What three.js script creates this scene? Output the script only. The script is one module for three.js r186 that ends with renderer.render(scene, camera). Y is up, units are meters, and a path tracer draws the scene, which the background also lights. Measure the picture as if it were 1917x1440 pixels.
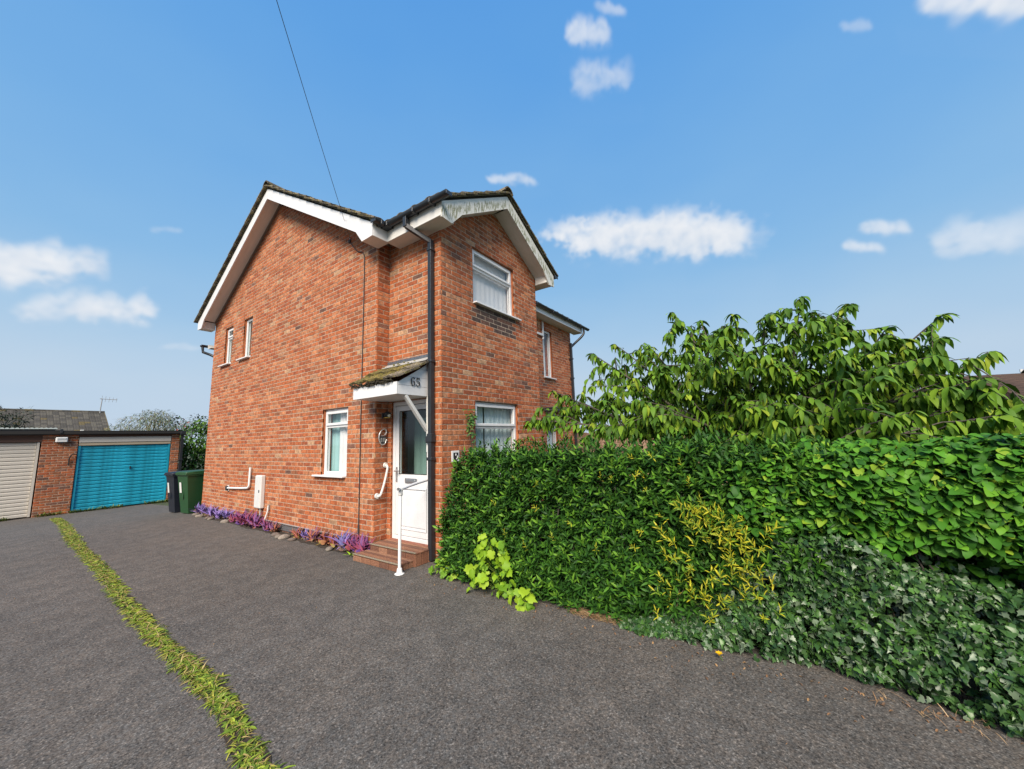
import * as THREE from 'three';
import { mergeGeometries, toCreasedNormals } from 'three/addons/utils/BufferGeometryUtils.js';
import { RoundedBoxGeometry } from 'three/addons/geometries/RoundedBoxGeometry.js';
import { TextGeometry } from 'three/addons/geometries/TextGeometry.js';
import { FontLoader } from 'three/addons/loaders/FontLoader.js';

// ------------------------------------------------------------------ camera, sky, sun, exposure
const scene = new THREE.Scene();
const camera = new THREE.PerspectiveCamera(91.03, 1024 / 769, 0.05, 600);
camera.position.set(-3.5, 1.58, 4.972);
{ // a wide lens held a little tilted and rolled
  const yaw = -0.963, pitch = 0.141, roll = -0.033;
  const f0 = new THREE.Vector3(-Math.sin(yaw), 0, -Math.cos(yaw));
  const fw = f0.clone().multiplyScalar(Math.cos(pitch)).add(new THREE.Vector3(0, Math.sin(pitch), 0));
  const rt0 = new THREE.Vector3().crossVectors(f0, new THREE.Vector3(0, 1, 0));
  const up0 = new THREE.Vector3().crossVectors(rt0, fw);
  const rt = rt0.clone().multiplyScalar(Math.cos(roll)).addScaledVector(up0, Math.sin(roll));
  const up = up0.clone().multiplyScalar(Math.cos(roll)).addScaledVector(rt0, -Math.sin(roll));
  camera.quaternion.setFromRotationMatrix(new THREE.Matrix4().makeBasis(rt, up, fw.clone().negate()));
}
camera.updateMatrixWorld(true);
const EYE = camera.position.clone();

function rng(seed) { let a = seed >>> 0; return () => { a |= 0; a = a + 0x6D2B79F5 | 0; let t = Math.imul(a ^ a >>> 15, 1 | a); t = t + Math.imul(t ^ t >>> 7, 61 | t) ^ t; return ((t ^ t >>> 14) >>> 0) / 4294967296; }; }
function hash3(x, y, z) { let h = Math.imul(x, 374761393) ^ Math.imul(y, 668265263) ^ Math.imul(z, 2147483647 ^ 0x5bd1e995); h = Math.imul(h ^ (h >>> 13), 1274126177); return ((h ^ (h >>> 16)) >>> 0) / 4294967296; }
function vnoise(x, y, z) {
  const xi = Math.floor(x), yi = Math.floor(y), zi = Math.floor(z); let fx = x - xi, fy = y - yi, fz = z - zi;
  fx = fx * fx * (3 - 2 * fx); fy = fy * fy * (3 - 2 * fy); fz = fz * fz * (3 - 2 * fz);
  const L = (a, b, t) => a + (b - a) * t;
  return L(L(L(hash3(xi, yi, zi), hash3(xi + 1, yi, zi), fx), L(hash3(xi, yi + 1, zi), hash3(xi + 1, yi + 1, zi), fx), fy),
    L(L(hash3(xi, yi, zi + 1), hash3(xi + 1, yi, zi + 1), fx), L(hash3(xi, yi + 1, zi + 1), hash3(xi + 1, yi + 1, zi + 1), fx), fy), fz);
}
function fbm(x, y, z, o = 4) { let s = 0, a = 0.5, n = 0; for (let i = 0; i < o; i++) { s += a * vnoise(x, y, z); n += a; a *= 0.5; x = x * 2.03 + 11.3; y = y * 2.03 + 7.7; z = z * 2.03 + 3.1; } return s / n; }
const sstep = (a, b, x) => { const t = Math.min(1, Math.max(0, (x - a) / (b - a))); return t * t * (3 - 2 * t); };

{ // blue summer sky with small fair-weather clouds, azimuth and elevation in degrees
  const SKY = 1 / 1.55, W = 2048, H = 1024, data = new Float32Array(W * H * 4), D = Math.PI / 180;
  const ramp = [[-90, .30, .31, .31], [-2, .44, .48, .52], [0, .55, .66, .79], [8, .50, .645, .80], [14, .385, .585, .80], [22, .26, .50, .79], [33, .185, .43, .78], [48, .125, .365, .765], [62, .095, .32, .745], [90, .075, .285, .70]];
  const air = (e) => { let i = 0; while (i < ramp.length - 2 && e > ramp[i + 1][0]) i++; const a = ramp[i], b = ramp[i + 1], t = Math.min(1, Math.max(0, (e - a[0]) / (b[0] - a[0]))); return [1, 2, 3].map((k) => a[k] + (b[k] - a[k]) * t); };
  const clouds = [ // azimuth, elevation, half width, half height, thickness, lean
    [76.3, 27.2, 13.6, 4.3, 1.05, -.185], [82.4, 26.6, 6.6, 4.2, .95, -.237], [73.5, 27.9, 5.5, 3.6, .75, -.13], [1.9, 17.4, 4.8, 3.0, 1.05, .32], [-1.6, 16.3, 3.2, 3.0, 1, .34], [7.8, 14.8, 3.3, 2.6, .95, .22], [4.2, 14.1, 2.8, 2.3, .7, .22], [70.4, 50.1, 3.6, 2.1, .75, -.153], [73.9, 51.3, 2.9, 1.0, .5, -.18], [71.4, 45.9, 4.6, 2.5, .55, -.17],
    [111.1, 35.9, 3.6, 2.4, .9, -.74], [114.5, 34.0, 3.4, 2.8, .9, -.8], [56.2, 36.7, 4.4, 1.3, .65, -.03], [102.0, 20.9, 1.9, 1.5, .75, -.4], [100.1, 19.7, 1.7, 1.3, .7, -.36], [109.0, 17.2, 3.8, 3.2, .6, -.43], [11.0, 24.0, 1.5, .6, .25, .3], [13.3, 11.6, 1.7, .7, .3, .13], [102.9, 39.5, 1.2, .9, .32, -.57]];
  const r = rng(77);
  for (let i = 0; i < 46; i++) clouds.push([126 + r() * 226, 9 + Math.pow(r(), 1.5) * 55, 4 + r() * 11, 1.6 + r() * 3.6, .4 + r() * .7, 0]);
  for (const c of clouds) { const n = 5 + Math.round(c[2] * .7); c.push([...Array(n)].map((_, i) => { const x = -.8 + 1.6 * (i + .2 + r() * .6) / n, h = Math.sqrt(1 - x * x); return [x, -.35 + r() * .35 * h, .22 + .26 * h * (.5 + r()), .40 + .55 * h * (.4 + r() * .8)]; })); }
  for (let j = 0; j < H; j++) {
    const el = ((j + .5) / H - .5) * 180, base = air(el), row = clouds.filter((c) => Math.abs(el - c[1]) < c[3] * 1.9 + Math.abs(c[5]) * c[2] * 1.5);
    const y = Math.sin(el * D), c0 = Math.cos(el * D);
    for (let i = 0; i < W; i++) {
      const th = ((i + .5) / W - .5) * 2 * Math.PI, dx = Math.cos(th) * c0, dz = Math.sin(th) * c0;
      let az = Math.atan2(dx, -dz) / D, cr = base[0], cg = base[1], cb = base[2];
      if (el > -4) { const n = fbm(dx * 5, y * 11, dz * 5, 3) - .5; const k = 1 + n * .07; cr *= k + n * .10; cg *= k; }
      for (const c of row) {
        let da = az - c[0]; if (da > 180) da -= 360; if (da < -180) da += 360;
        const q = da * c0 / (c[2] * Math.cos(c[1] * D)), e = (el - c[1] - c[5] * da) / c[3];
        if (Math.abs(q) > 1.5 || Math.abs(e) > 1.9) continue;
        const f = fbm(dx * 20 + c[0], y * 26, dz * 20, 4) - .5, f2 = fbm(dx * 62, y * 74 + c[1], dz * 62, 4) - .5, qq = q + f * .55 + f2 * .15, ew = e + f * 1.1 + f2 * .8;
        let d = -1; for (const p of c[6]) { const u = (qq - p[0]) / p[2], w = (ew - p[1]) / p[3], k = 1 - u * u - (w < 0 ? w * w * 1.5 : w * w); if (k > d) d = k; else if (k > 0) d = Math.min(1, d + k * .25); }
        d += f2 * .9 + f * .8; d *= sstep(-1.1, -.1, e + f * .6);
        const a = Math.pow(sstep(-.1, 1.2, d), 1.1) * Math.min(1, c[4]) * .95; if (a <= 0) continue;
        const lit = Math.min(1, Math.max(0, .60 + e * .42 + f * .9 + f2 * .8));
        cr += ((.60 + .31 * lit) - cr) * a; cg += ((.69 + .23 * lit) - cg) * a; cb += ((.81 + .13 * lit) - cb) * a;
      }
      const o = (j * W + i) * 4; data[o] = cr * SKY; data[o + 1] = cg * SKY; data[o + 2] = cb * SKY; data[o + 3] = 1;
    }
  }
  const t = new THREE.DataTexture(data, W, H, THREE.RGBAFormat, THREE.FloatType);
  t.mapping = THREE.EquirectangularReflectionMapping; t.magFilter = THREE.LinearFilter; t.needsUpdate = true;
  scene.background = t; scene.environment = t;
}
const sun = new THREE.DirectionalLight(new THREE.Color(1.0, 0.88, 0.74), 4.1);
sun.position.set(-28, 27, 13); sun.target.position.set(0, 1, 0);
sun.castShadow = true; sun.shadow.radius = 60; sun.shadow.mapSize.set(4096, 4096);
Object.assign(sun.shadow.camera, { left: -25, right: 25, top: 25, bottom: -25, near: 1, far: 120 });
scene.add(sun, sun.target);
const renderer = new THREE.WebGLRenderer({ antialias: true });
renderer.toneMapping = THREE.LinearToneMapping;
renderer.toneMappingExposure = 1.55;
renderer.shadowMap.enabled = true;

// ------------------------------------------------------------------ helpers
const V = (x, y, z) => new THREE.Vector3(x, y, z);
const used = {};
function numbered(n) { if (used[n] === undefined) { used[n] = 0; return n; } used[n]++; return n + '_' + String(used[n]).padStart(3, '0'); }
function mesh(name, geo, mat, parent) { const m = new THREE.Mesh(geo, mat); m.name = name; m.castShadow = m.receiveShadow = true; if (parent) parent.add(m); return m; }
function thing(name, label, category, pos = [0, 0, 0], group) { const g = new THREE.Group(); g.name = numbered(name); g.position.set(...pos); g.userData = { label, category }; if (group) g.userData.group = group; scene.add(g); return g; }
function part(name, parent, pos = [0, 0, 0], rotY = 0) { const g = new THREE.Group(); g.name = name; g.position.set(...pos); g.rotation.y = rotY; parent.add(g); return g; }
function structure(name, geo, mat) { const m = mesh(name, geo, mat, scene); m.userData.kind = 'structure'; return m; }
const merge = (l) => { const nn = l.map((g) => g.index ? g.toNonIndexed() : g); for (const g of nn) for (const k of Object.keys(g.attributes)) if (!['position', 'normal', 'uv', 'color'].includes(k)) g.deleteAttribute(k); return mergeGeometries(nn); };
function box(w, h, d, x = 0, y = 0, z = 0) { const g = new THREE.BoxGeometry(w, h, d); g.translate(x, y, z); return g; }
function rbox(w, h, d, x = 0, y = 0, z = 0, r = .006) { const g = new RoundedBoxGeometry(w, h, d, 2, Math.min(r, w * .49, h * .49, d * .49)); g.translate(x, y, z); return g; }
function bar(a, b, w, h) { // a squared bar from a to b
  const d = b.clone().sub(a), L = d.length(), g = rbox(w, h, L, 0, 0, 0, .004); d.normalize();
  const up = Math.abs(d.y) > .95 ? V(1, 0, 0) : V(0, 1, 0), x = up.clone().cross(d).normalize(), y = d.clone().cross(x);
  g.applyMatrix4(new THREE.Matrix4().makeBasis(x, y, d).setPosition(a.clone().add(b).multiplyScalar(.5))); return g;
}
function tube(pts, r, n = 24, rad = 8) { return new THREE.TubeGeometry(new THREE.CatmullRomCurve3(pts, false, 'centripetal'), n, r, rad, false); }
function taper(pts, r0, r1, rad = 6) { // branch: tapered tube through points
  const P = [], N = [], I = [], n = pts.length;
  for (let i = 0; i < n; i++) {
    const d = (pts[Math.min(n - 1, i + 1)].clone().sub(pts[Math.max(0, i - 1)])).normalize(), u = Math.abs(d.y) > .9 ? V(1, 0, 0) : V(0, 1, 0), x = u.clone().cross(d).normalize(), y = d.clone().cross(x), r = r0 + (r1 - r0) * i / (n - 1);
    for (let k = 0; k < rad; k++) { const a = k / rad * 2 * Math.PI, q = x.clone().multiplyScalar(Math.cos(a)).addScaledVector(y, Math.sin(a)); N.push(q.x, q.y, q.z); P.push(pts[i].x + q.x * r, pts[i].y + q.y * r, pts[i].z + q.z * r); }
    if (i) for (let k = 0; k < rad; k++) { const a = (i - 1) * rad + k, b = (i - 1) * rad + (k + 1) % rad, c = a + rad, e = b + rad; I.push(a, b, c, b, e, c); }
  }
  const g = new THREE.BufferGeometry(); g.setAttribute('position', new THREE.Float32BufferAttribute(P, 3)); g.setAttribute('normal', new THREE.Float32BufferAttribute(N, 3));
  g.setAttribute('uv', new THREE.Float32BufferAttribute(new Array(P.length / 3 * 2).fill(0), 2)); g.setIndex(I); return g;
}
function extr(pts, depth, holes = [], bevel = 0) { // polygon in x,y pushed along z
  const s = new THREE.Shape(pts.map((p) => new THREE.Vector2(...p)));
  for (const h of holes) s.holes.push(new THREE.Path(h.map((p) => new THREE.Vector2(...p))));
  return new THREE.ExtrudeGeometry(s, { depth, bevelEnabled: bevel > 0, bevelSize: bevel, bevelThickness: bevel, bevelSegments: 1, curveSegments: 10 });
}
// textures
function dataTex(n, fn, srgb) { const d = new Uint8Array(n * n * 4); for (let j = 0; j < n; j++) for (let i = 0; i < n; i++) { const c = fn(i / n, j / n, i, j), o = (j * n + i) * 4; if (Array.isArray(c)) { d[o] = c[0] * 255; d[o + 1] = c[1] * 255; d[o + 2] = c[2] * 255; } else d[o] = d[o + 1] = d[o + 2] = Math.max(0, Math.min(255, c * 255)); d[o + 3] = 255; } const t = new THREE.DataTexture(d, n, n); t.wrapS = t.wrapT = THREE.RepeatWrapping; t.magFilter = THREE.LinearFilter; t.minFilter = THREE.LinearMipmapLinearFilter; t.generateMipmaps = true; if (srgb) t.colorSpace = THREE.SRGBColorSpace; t.needsUpdate = true; return t; }
const per = (x, y, f, s) => { // tiling noise
  const n = f; let a = Math.floor(x * n), b = Math.floor(y * n), u = x * n - a, v = y * n - b; u = u * u * (3 - 2 * u); v = v * v * (3 - 2 * v);
  const h = (i, j) => hash3(((i % n) + n) % n, ((j % n) + n) % n, s); return (h(a, b) * (1 - u) + h(a + 1, b) * u) * (1 - v) + (h(a, b + 1) * (1 - u) + h(a + 1, b + 1) * u) * v; };
const cl = (x) => Math.max(0, Math.min(1, x));
const rep = (t, k) => { const c = t.clone(); c.repeat.set(k, k); c.needsUpdate = true; return c; };
const grainMap = dataTex(512, (x, y) => cl(.87 + (per(x, y, 12, 1) - .5) * .25 + (per(x, y, 60, 2) - .5) * .22 + (per(x, y, 220, 3) - .5) * .22), true);
const grainBump = dataTex(512, (x, y) => cl(.5 + (per(x, y, 40, 4) - .5) * .5 + (per(x, y, 160, 5) - .5) * .6));
const asphaltMap = dataTex(1024, (x, y) => { const c = per(x, y, 180, 11), f = per(x, y, 400, 12), m = per(x, y, 14, 13), st = per(x, y, 300, 17); let v = .62 + (c - .5) * .28 + (f - .5) * .30 + (m - .5) * .10; if (c > .82 && f > .55) v += .16; if (st > .94) v += .20; if (c < .14) v -= .10; const w = per(x, y, 90, 19); return [cl(v * (1.01 + (w - .5) * .06)), cl(v), cl(v * (.985 - (w - .5) * .05))]; }, true);
const asphaltBump = dataTex(1024, (x, y) => cl(.5 + (per(x, y, 180, 11) - .5) * .8 + (per(x, y, 400, 12) - .5) * .5));
const paintMap = dataTex(512, (x, y) => cl(.95 + (per(x, y, 6, 31) - .5) * .035 + (per(x, y, 40, 32) - .5) * .035 + (per(x, y, 160, 33) > .93 ? -.06 : 0)), true);
const roofMap = dataTex(512, (x, y) => { const l = per(x, y, 22, 41), m = per(x, y, 70, 42), v = .62 + (m - .5) * .5 + (per(x, y, 7, 43) - .5) * .25; return l > .70 ? [cl(v * 1.05), cl(v * 1.0), cl(v * .72)] : [cl(v), cl(v * .96), cl(v * .90)]; }, true);
const stainMap = dataTex(512, (x, y) => { // green-black algae streaks with ragged edges on old white paint
  const s = per(x, y * .05, 110, 51) * .55 + per(x, y * .12, 46, 52) * .35 + per(x, y, 60, 57) * .2, band = sstep(.22, .42, y + (per(x, .3, 40, 53) - .5) * .28) * sstep(.96, .74, y + (per(x, .6, 30, 54) - .5) * .25), a = cl(sstep(.42, .72, s) * band * 1.1 * sstep(.25, .5, per(x, .1, 9, 56) + .22)); const b = .92 + (per(x, y, 50, 55) - .5) * .08;
  return [cl(b - a * .34), cl(b - a * .34), cl(b * .98 - a * .44)]; }, true);
const M = (color, o = {}) => new THREE.MeshStandardMaterial({ color: Array.isArray(color) ? new THREE.Color().setRGB(...color) : color, roughness: .8, side: THREE.DoubleSide, ...o });
const mortar = M([.60, .46, .34], { map: rep(grainMap, 4), bumpMap: rep(grainBump, 4), bumpScale: .004, roughness: .95 });
const reveal = M([.52, .162, .06], { map: rep(grainMap, 2), roughness: .92 });
const brickVC = M([1, 1, 1], { vertexColors: true, map: grainMap, bumpMap: grainBump, bumpScale: .004, roughness: .9 });
const white = M([.80, .80, .80], { map: paintMap, roughness: .38 });
const whiteOld = M([.74, .73, .69], { map: paintMap, roughness: .55 });
const bargeStain = M([.80, .79, .75], { map: stainMap, roughness: .6 });
const soffitM = whiteOld;
const blackP = M([.022, .025, .030], { roughness: .32 });
const blackMatte = M([.016, .015, .014], { roughness: .8 });
const roofTileM = [0, 1, 2, 3].map((i) => M([[.27, .25, .215], [.33, .30, .25], [.22, .20, .175], [.39, .355, .29]][i], { map: roofMap, bumpMap: grainBump, bumpScale: .006, roughness: .95 }));
const mossTileM = [0, 1, 2].map((i) => M([[.34, .29, .09], [.28, .25, .10], [.40, .34, .11]][i], { map: roofMap, bumpMap: grainBump, bumpScale: .012, roughness: 1 }));
const leadM = M([.17, .185, .21], { map: grainMap, roughness: .5, metalness: .35 });
const steel = M([.55, .56, .57], { roughness: .3, metalness: .85 });
const glass = new THREE.MeshPhysicalMaterial({ color: 0xffffff, transmission: 1, thickness: 0, roughness: .02, ior: 1.5, side: THREE.DoubleSide });
const frosted = new THREE.MeshPhysicalMaterial({ color: new THREE.Color().setRGB(.86, .92, .90), transmission: 1, thickness: 0, roughness: .12, ior: 1.5, side: THREE.DoubleSide });
const netM = new THREE.MeshPhysicalMaterial({ color: new THREE.Color().setRGB(.78, .80, .81), transmission: .25, thickness: 0, roughness: 1, side: THREE.DoubleSide });
const tealM = M([.27, .46, .46], { roughness: .95 });
const paleBlind = M([.72, .76, .80], { roughness: .9 });
const darkRoom = M([.55, .54, .50], { roughness: 1 });
const timberM = M([.22, .125, .07], { map: rep(grainMap, 2), roughness: .95 });
const barkM = M([.15, .12, .10], { map: rep(grainMap, 3), bumpMap: rep(grainBump, 3), bumpScale: .006, roughness: .95 });

// ------------------------------------------------------------------ ground
const gy = (z) => z > -6.5 ? 0 : Math.max(-.25, -.25 * (-6.5 - z) / 6.5);
function sheet(x0, x1, zs, dy, nx, edge) { // sheet in strips along z, colour patches per vertex
  const P = [], C = [], U = [], I = [], nz = zs.length;
  for (let j = 0; j < nz; j++) for (let i = 0; i <= nx; i++) { const z = zs[j], xr = edge ? edge(z) : x1, x = x0 + (xr - x0) * i / nx; P.push(x, gy(z) + dy, z); U.push(x / 1.5, -z / 1.5);
    const n = fbm(x * .45, z * .45, 3, 3), m = fbm(x * 2.1, 5, z * 2.1, 3), k = .92 + (n - .5) * .24 + (m - .5) * .14; C.push(k * (1 + (m - .5) * .08), k, k * (1 - (m - .5) * .08)); }
  for (let j = 0; j < nz - 1; j++) for (let i = 0; i < nx; i++) { const a = j * (nx + 1) + i, b = a + 1, c = a + nx + 1, e = c + 1; I.push(a, c, b, b, c, e); }
  const g = new THREE.BufferGeometry(); g.setAttribute('position', new THREE.Float32BufferAttribute(P, 3)); g.setAttribute('color', new THREE.Float32BufferAttribute(C, 3)); g.setAttribute('uv', new THREE.Float32BufferAttribute(U, 2)); g.setIndex(I); g.computeVertexNormals(); return g;
}
const range = (a, b, s) => { const l = []; const n = Math.round(Math.abs(b - a) / s); for (let i = 0; i <= n; i++) l.push(a + (b - a) * i / n); return l; };
structure('ground', sheet(-300, 300, [-400, -200, -100, -60, -40, -25, -16, -13, -10, -8, -6.5, -3, 0, 5, 10, 20, 40, 100, 250], -.006, 40), M([.075, .095, .035], { vertexColors: true, map: rep(grainMap, 1), roughness: 1 }));
structure('driveway', sheet(-14, -.1, range(-16, 14, .2), 0, 90, (z) => (z > 1.2 ? .02 + (fbm(z * 1.7, 1, 1, 3) - .5) * .1 : .30)), M([.288, .262, .234], { vertexColors: true, map: asphaltMap, bumpMap: asphaltBump, bumpScale: .002, roughness: .93 }));

// ------------------------------------------------------------------ bricks
const TONES = [[0.53, 0.161, 0.059], [0.446, 0.116, 0.041], [0.586, 0.213, 0.09], [0.558, 0.257, 0.131], [0.595, 0.335, 0.184], [0.2, 0.092, 0.06], [0.29, 0.128, 0.08], [0.363, 0.126, 0.052], [0.512, 0.139, 0.043], [0.623, 0.239, 0.102], [0.095, 0.058, 0.046], [0.13, 0.072, 0.055]];
const TONEMAT = TONES.map((t) => M(t, { map: grainMap, bumpMap: grainBump, bumpScale: .004, roughness: .9 }));
function pickTone(r, w) { let s = w.reduce((a, b) => a + b), x = r() * s; for (let i = 0; i < w.length; i++) { x -= w[i]; if (x <= 0) return i; } return 0; }
const W_GABLE = [34, 15, 18, 4, 2, .5, 1.0, 4, 22, 13], W_FRONT = [32, 22, 11, 2.5, 1.5, 1.2, 2.5, 8, 24, 7], W_DARK = [0, 0, 0, 0, 0, 2, 1, 0, 0, 0, 8, 5], W_GARAGE = [7, 14, 2, 0, 0, 6, 7, 28, 9, 0];
function brickVerts(l, h, r, out) { // front face with worn arris, sides; centred, face at z=0
  const b = .0035, d = .022, j = () => (r() - .5) * .0025, x = l / 2, y = h / 2;
  const F = [[-x + b + j(), -y + b + j(), 0], [x - b + j(), -y + b + j(), 0], [x - b + j(), y - b + j(), 0], [-x + b + j(), y - b + j(), 0]], Mi = [[-x, -y, -b * 1.3], [x, -y, -b * 1.3], [x, y, -b * 1.3], [-x, y, -b * 1.3]], B = Mi.map((p) => [p[0], p[1], -d]);
  const quad = (a, c, e, f) => { out.push(a, c, e, a, e, f); };
  quad(F[0], F[1], F[2], F[3]); for (let i = 0; i < 4; i++) { const k = (i + 1) % 4; quad(Mi[i], Mi[k], F[k], F[i]); quad(B[i], B[k], Mi[k], Mi[i]); } return out;
}
const bv = []; for (let i = 0; i < 4; i++) { const r = rng(900 + i), v = brickVerts(.215, .065, r, []); const g = new THREE.BufferGeometry(); g.setAttribute('position', new THREE.Float32BufferAttribute(v.flat(), 3)); g.setAttribute('uv', new THREE.Float32BufferAttribute(v.flatMap((p) => [p[0] * 2 + i * .23, p[1] * 2 + i * .41]), 2)); g.computeVertexNormals(); bv.push(g); }
function brickWall(house, name, { pos, rotY, outline, inside, W, y0, y1, holes = [], weights = W_GABLE, phase = 0, seed = 1, thick = .22, toneAt }) {
  const hp = holes.map((h) => [[h[0], h[2]], [h[1], h[2]], [h[1], h[3]], [h[0], h[3]]]);
  const g = extr(outline, thick, hp); g.translate(0, 0, -thick - .0035);
  const wall = mesh(name, g, [mortar, reveal], house); wall.position.set(...pos); wall.rotation.y = rotY;
  const r = rng(seed), recs = [], C = .075;
  for (let c = 0; y0 + c * C < y1 - .01; c++) {
    const ya = y0 + c * C + .005, yb = ya + .065;
    let iv = inside ? [inside(yb)] : [[0, W]];
    for (const h of holes) if (yb > h[2] + .01 && ya < h[3] - .01) iv = iv.flatMap(([a, b]) => (h[1] <= a || h[0] >= b) ? [[a, b]] : [[a, Math.min(b, h[0])], [Math.max(a, h[1]), b]].filter(([p, q]) => q - p > .02));
    for (const [a, b] of iv) {
      let s = Math.floor(a / .225) * .225 - .225 + ((c + phase) % 2) * .1125;
      for (; s < b; s += .225) { const p = Math.max(a, s + .005), q = Math.min(b, s + .22); if (q - p < .03) continue; const t = toneAt ? toneAt((p + q) / 2, ya, r) : pickTone(r, weights); recs.push({ wall, s: (p + q) / 2, y: ya + .0325, l: q - p, t, dz: (r() - .5) * .004, rz: (r() - .5) * .008, k: .88 + r() * .24, u: r() }); }
    }
  }
  return recs;
}
function layBricks(recs, most) { // the largest in view are pieces of their own, the rest of each wall one part
  const P = V(0, 0, 0), inv = camera.matrixWorldInverse.copy(camera.matrixWorld).invert();
  for (const b of recs) { b.wall.updateMatrix(); P.set(b.s, b.y, 0).applyMatrix4(b.wall.matrix); const e = P.clone().applyMatrix4(inv), n = V(0, 0, 1).applyEuler(b.wall.rotation), view = EYE.clone().sub(P); const q = Math.abs(view.normalize().dot(n)); b.size = (e.z < 0 && b.l > .21 && b.dz > -9) ? q * 707 * .215 / -e.z : 0; if (b.hid) b.size = 0; }
  const order = recs.map((b, i) => i).sort((a, c) => recs[c].size - recs[a].size), own = new Set(order.slice(0, most).filter((i) => recs[i].size > 0));
  const byWall = new Map();
  recs.forEach((b, i) => {
    if (own.has(i)) { const m = mesh('brick', bv[Math.floor(b.u * 4) % 4], TONEMAT[b.t], b.wall); m.position.set(b.s, b.y, b.dz); m.rotation.z = b.rz; return; }
    if (!byWall.has(b.wall)) byWall.set(b.wall, { P: [], C: [], U: [], r: rng(5) }); const w = byWall.get(b.wall), v = brickVerts(b.l, .065, w.r, []), t = TONES[b.t];
    for (const p of v) { w.P.push(b.s + p[0], b.y + p[1] + p[0] * b.rz, p[2] + b.dz); w.C.push(t[0] * b.k, t[1] * b.k, t[2] * b.k); w.U.push((p[0]) * 2 + b.u * 7, p[1] * 2 + b.u * 3); }
  });
  for (const [wall, w] of byWall) { const g = new THREE.BufferGeometry(); g.setAttribute('position', new THREE.Float32BufferAttribute(w.P, 3)); g.setAttribute('color', new THREE.Float32BufferAttribute(w.C, 3)); g.setAttribute('uv', new THREE.Float32BufferAttribute(w.U, 2)); g.computeVertexNormals(); mesh('brickwork', g, brickVC, wall).userData.kind = 'stuff'; }
}

// ------------------------------------------------------------------ brick house
const house = thing('brick_house', 'two storey orange red brick house with white gables, numbered 65', 'house');
const GL = 7.03, SO = 4.68, TAN = Math.tan(30.2 * Math.PI / 180), R90 = -Math.PI / 2;
const EX0 = .226, EX1 = 2.90, ED = 1.18, XE = 6.87, EC = (EX0 + EX1) / 2, EW = EX1 - EX0;
const gableTop = (s) => SO + .30 + Math.min(s, GL - s) * TAN;          // underside of the roof over the long gable
const extTop = (s) => SO + .20 + Math.min(s, EW - s) * TAN;
let recs = [];
const HW = [[GL - 1.493, GL - .728, 1.05, 2.175], [GL - 6.275, GL - 5.805, 3.6, 4.575], [GL - 5.146, GL - 4.687, 3.6, 4.575]];
recs.push(...brickWall(house, 'gable_wall', { pos: [0, 0, -GL], rotY: R90, outline: [[0, -.2], [GL - .012, -.2], [GL - .012, gableTop(GL)], [GL / 2, gableTop(GL / 2)], [0, gableTop(0)]], W: GL, y0: 0, y1: gableTop(GL / 2) - .1, inside: (y) => { const d = Math.max(0, (y - SO - .30) / TAN); return [d, GL - d]; }, holes: HW, weights: W_GABLE, seed: 11, toneAt: (s, y, r) => y < .14 ? pickTone(r, W_DARK) : pickTone(r, W_GABLE) }));
recs.push(...brickWall(house, 'return_wall', { pos: [0.006, 0, 0], rotY: 0, outline: [[0, -.2], [EX0 + .1, -.2], [EX0 + .1, SO + .3], [0, SO + .3]], W: EX0, y0: 0, y1: SO + .1, weights: W_FRONT, seed: 12, phase: 1 }));
recs.push(...brickWall(house, 'porch_wall', { pos: [EX0, 0, 0], rotY: R90, outline: [[0.01, -.2], [ED - .006, -.2], [ED - .006, SO + .3], [0.01, SO + .3]], W: ED, y0: 0, y1: SO + .15, holes: [[.09, .985, .165, 2.19]], weights: W_GABLE, seed: 13, phase: 1 }));
const FW = [[.941 - EX0, 2.113 - EX0, 3.75, 4.725], [.941 - EX0, 2.113 - EX0, .975, 2.175]];
recs.push(...brickWall(house, 'front_wall', { pos: [EX0, 0, ED], rotY: 0, outline: [[.012, -.2], [EW, -.2], [EW, extTop(EW)], [EW / 2, extTop(EW / 2)], [.012, extTop(0)]], W: EW, y0: 0, y1: extTop(EW / 2) - .1, inside: (y) => { const d = Math.max(0, (y - SO - .20) / TAN); return [d, EW - d]; }, holes: FW, seed: 14, toneAt: (s, y, r) => (s > FW[0][0] + .02 && s < FW[0][1] && y > 3.33 && y < 3.74 && !(y < 3.45 && s < FW[0][0] + .45)) ? pickTone(r, W_DARK) : pickTone(r, W_FRONT) }));
const RW = [[5.16, 5.66, 3.15, 4.5], [5.16, 5.76, 1.05, 2.25]];
recs.push(...brickWall(house, 'side_wall', { pos: [0, 0, 0.004], rotY: 0, outline: [[EX1 - .1, -.2], [XE, -.2], [XE, SO + .3], [EX1 - .1, SO + .3]], W: XE, y0: 0, y1: SO + .15, inside: () => [EX1 + .01, XE], holes: RW, weights: W_FRONT, seed: 15 }));
layBricks(recs, 300);
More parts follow.
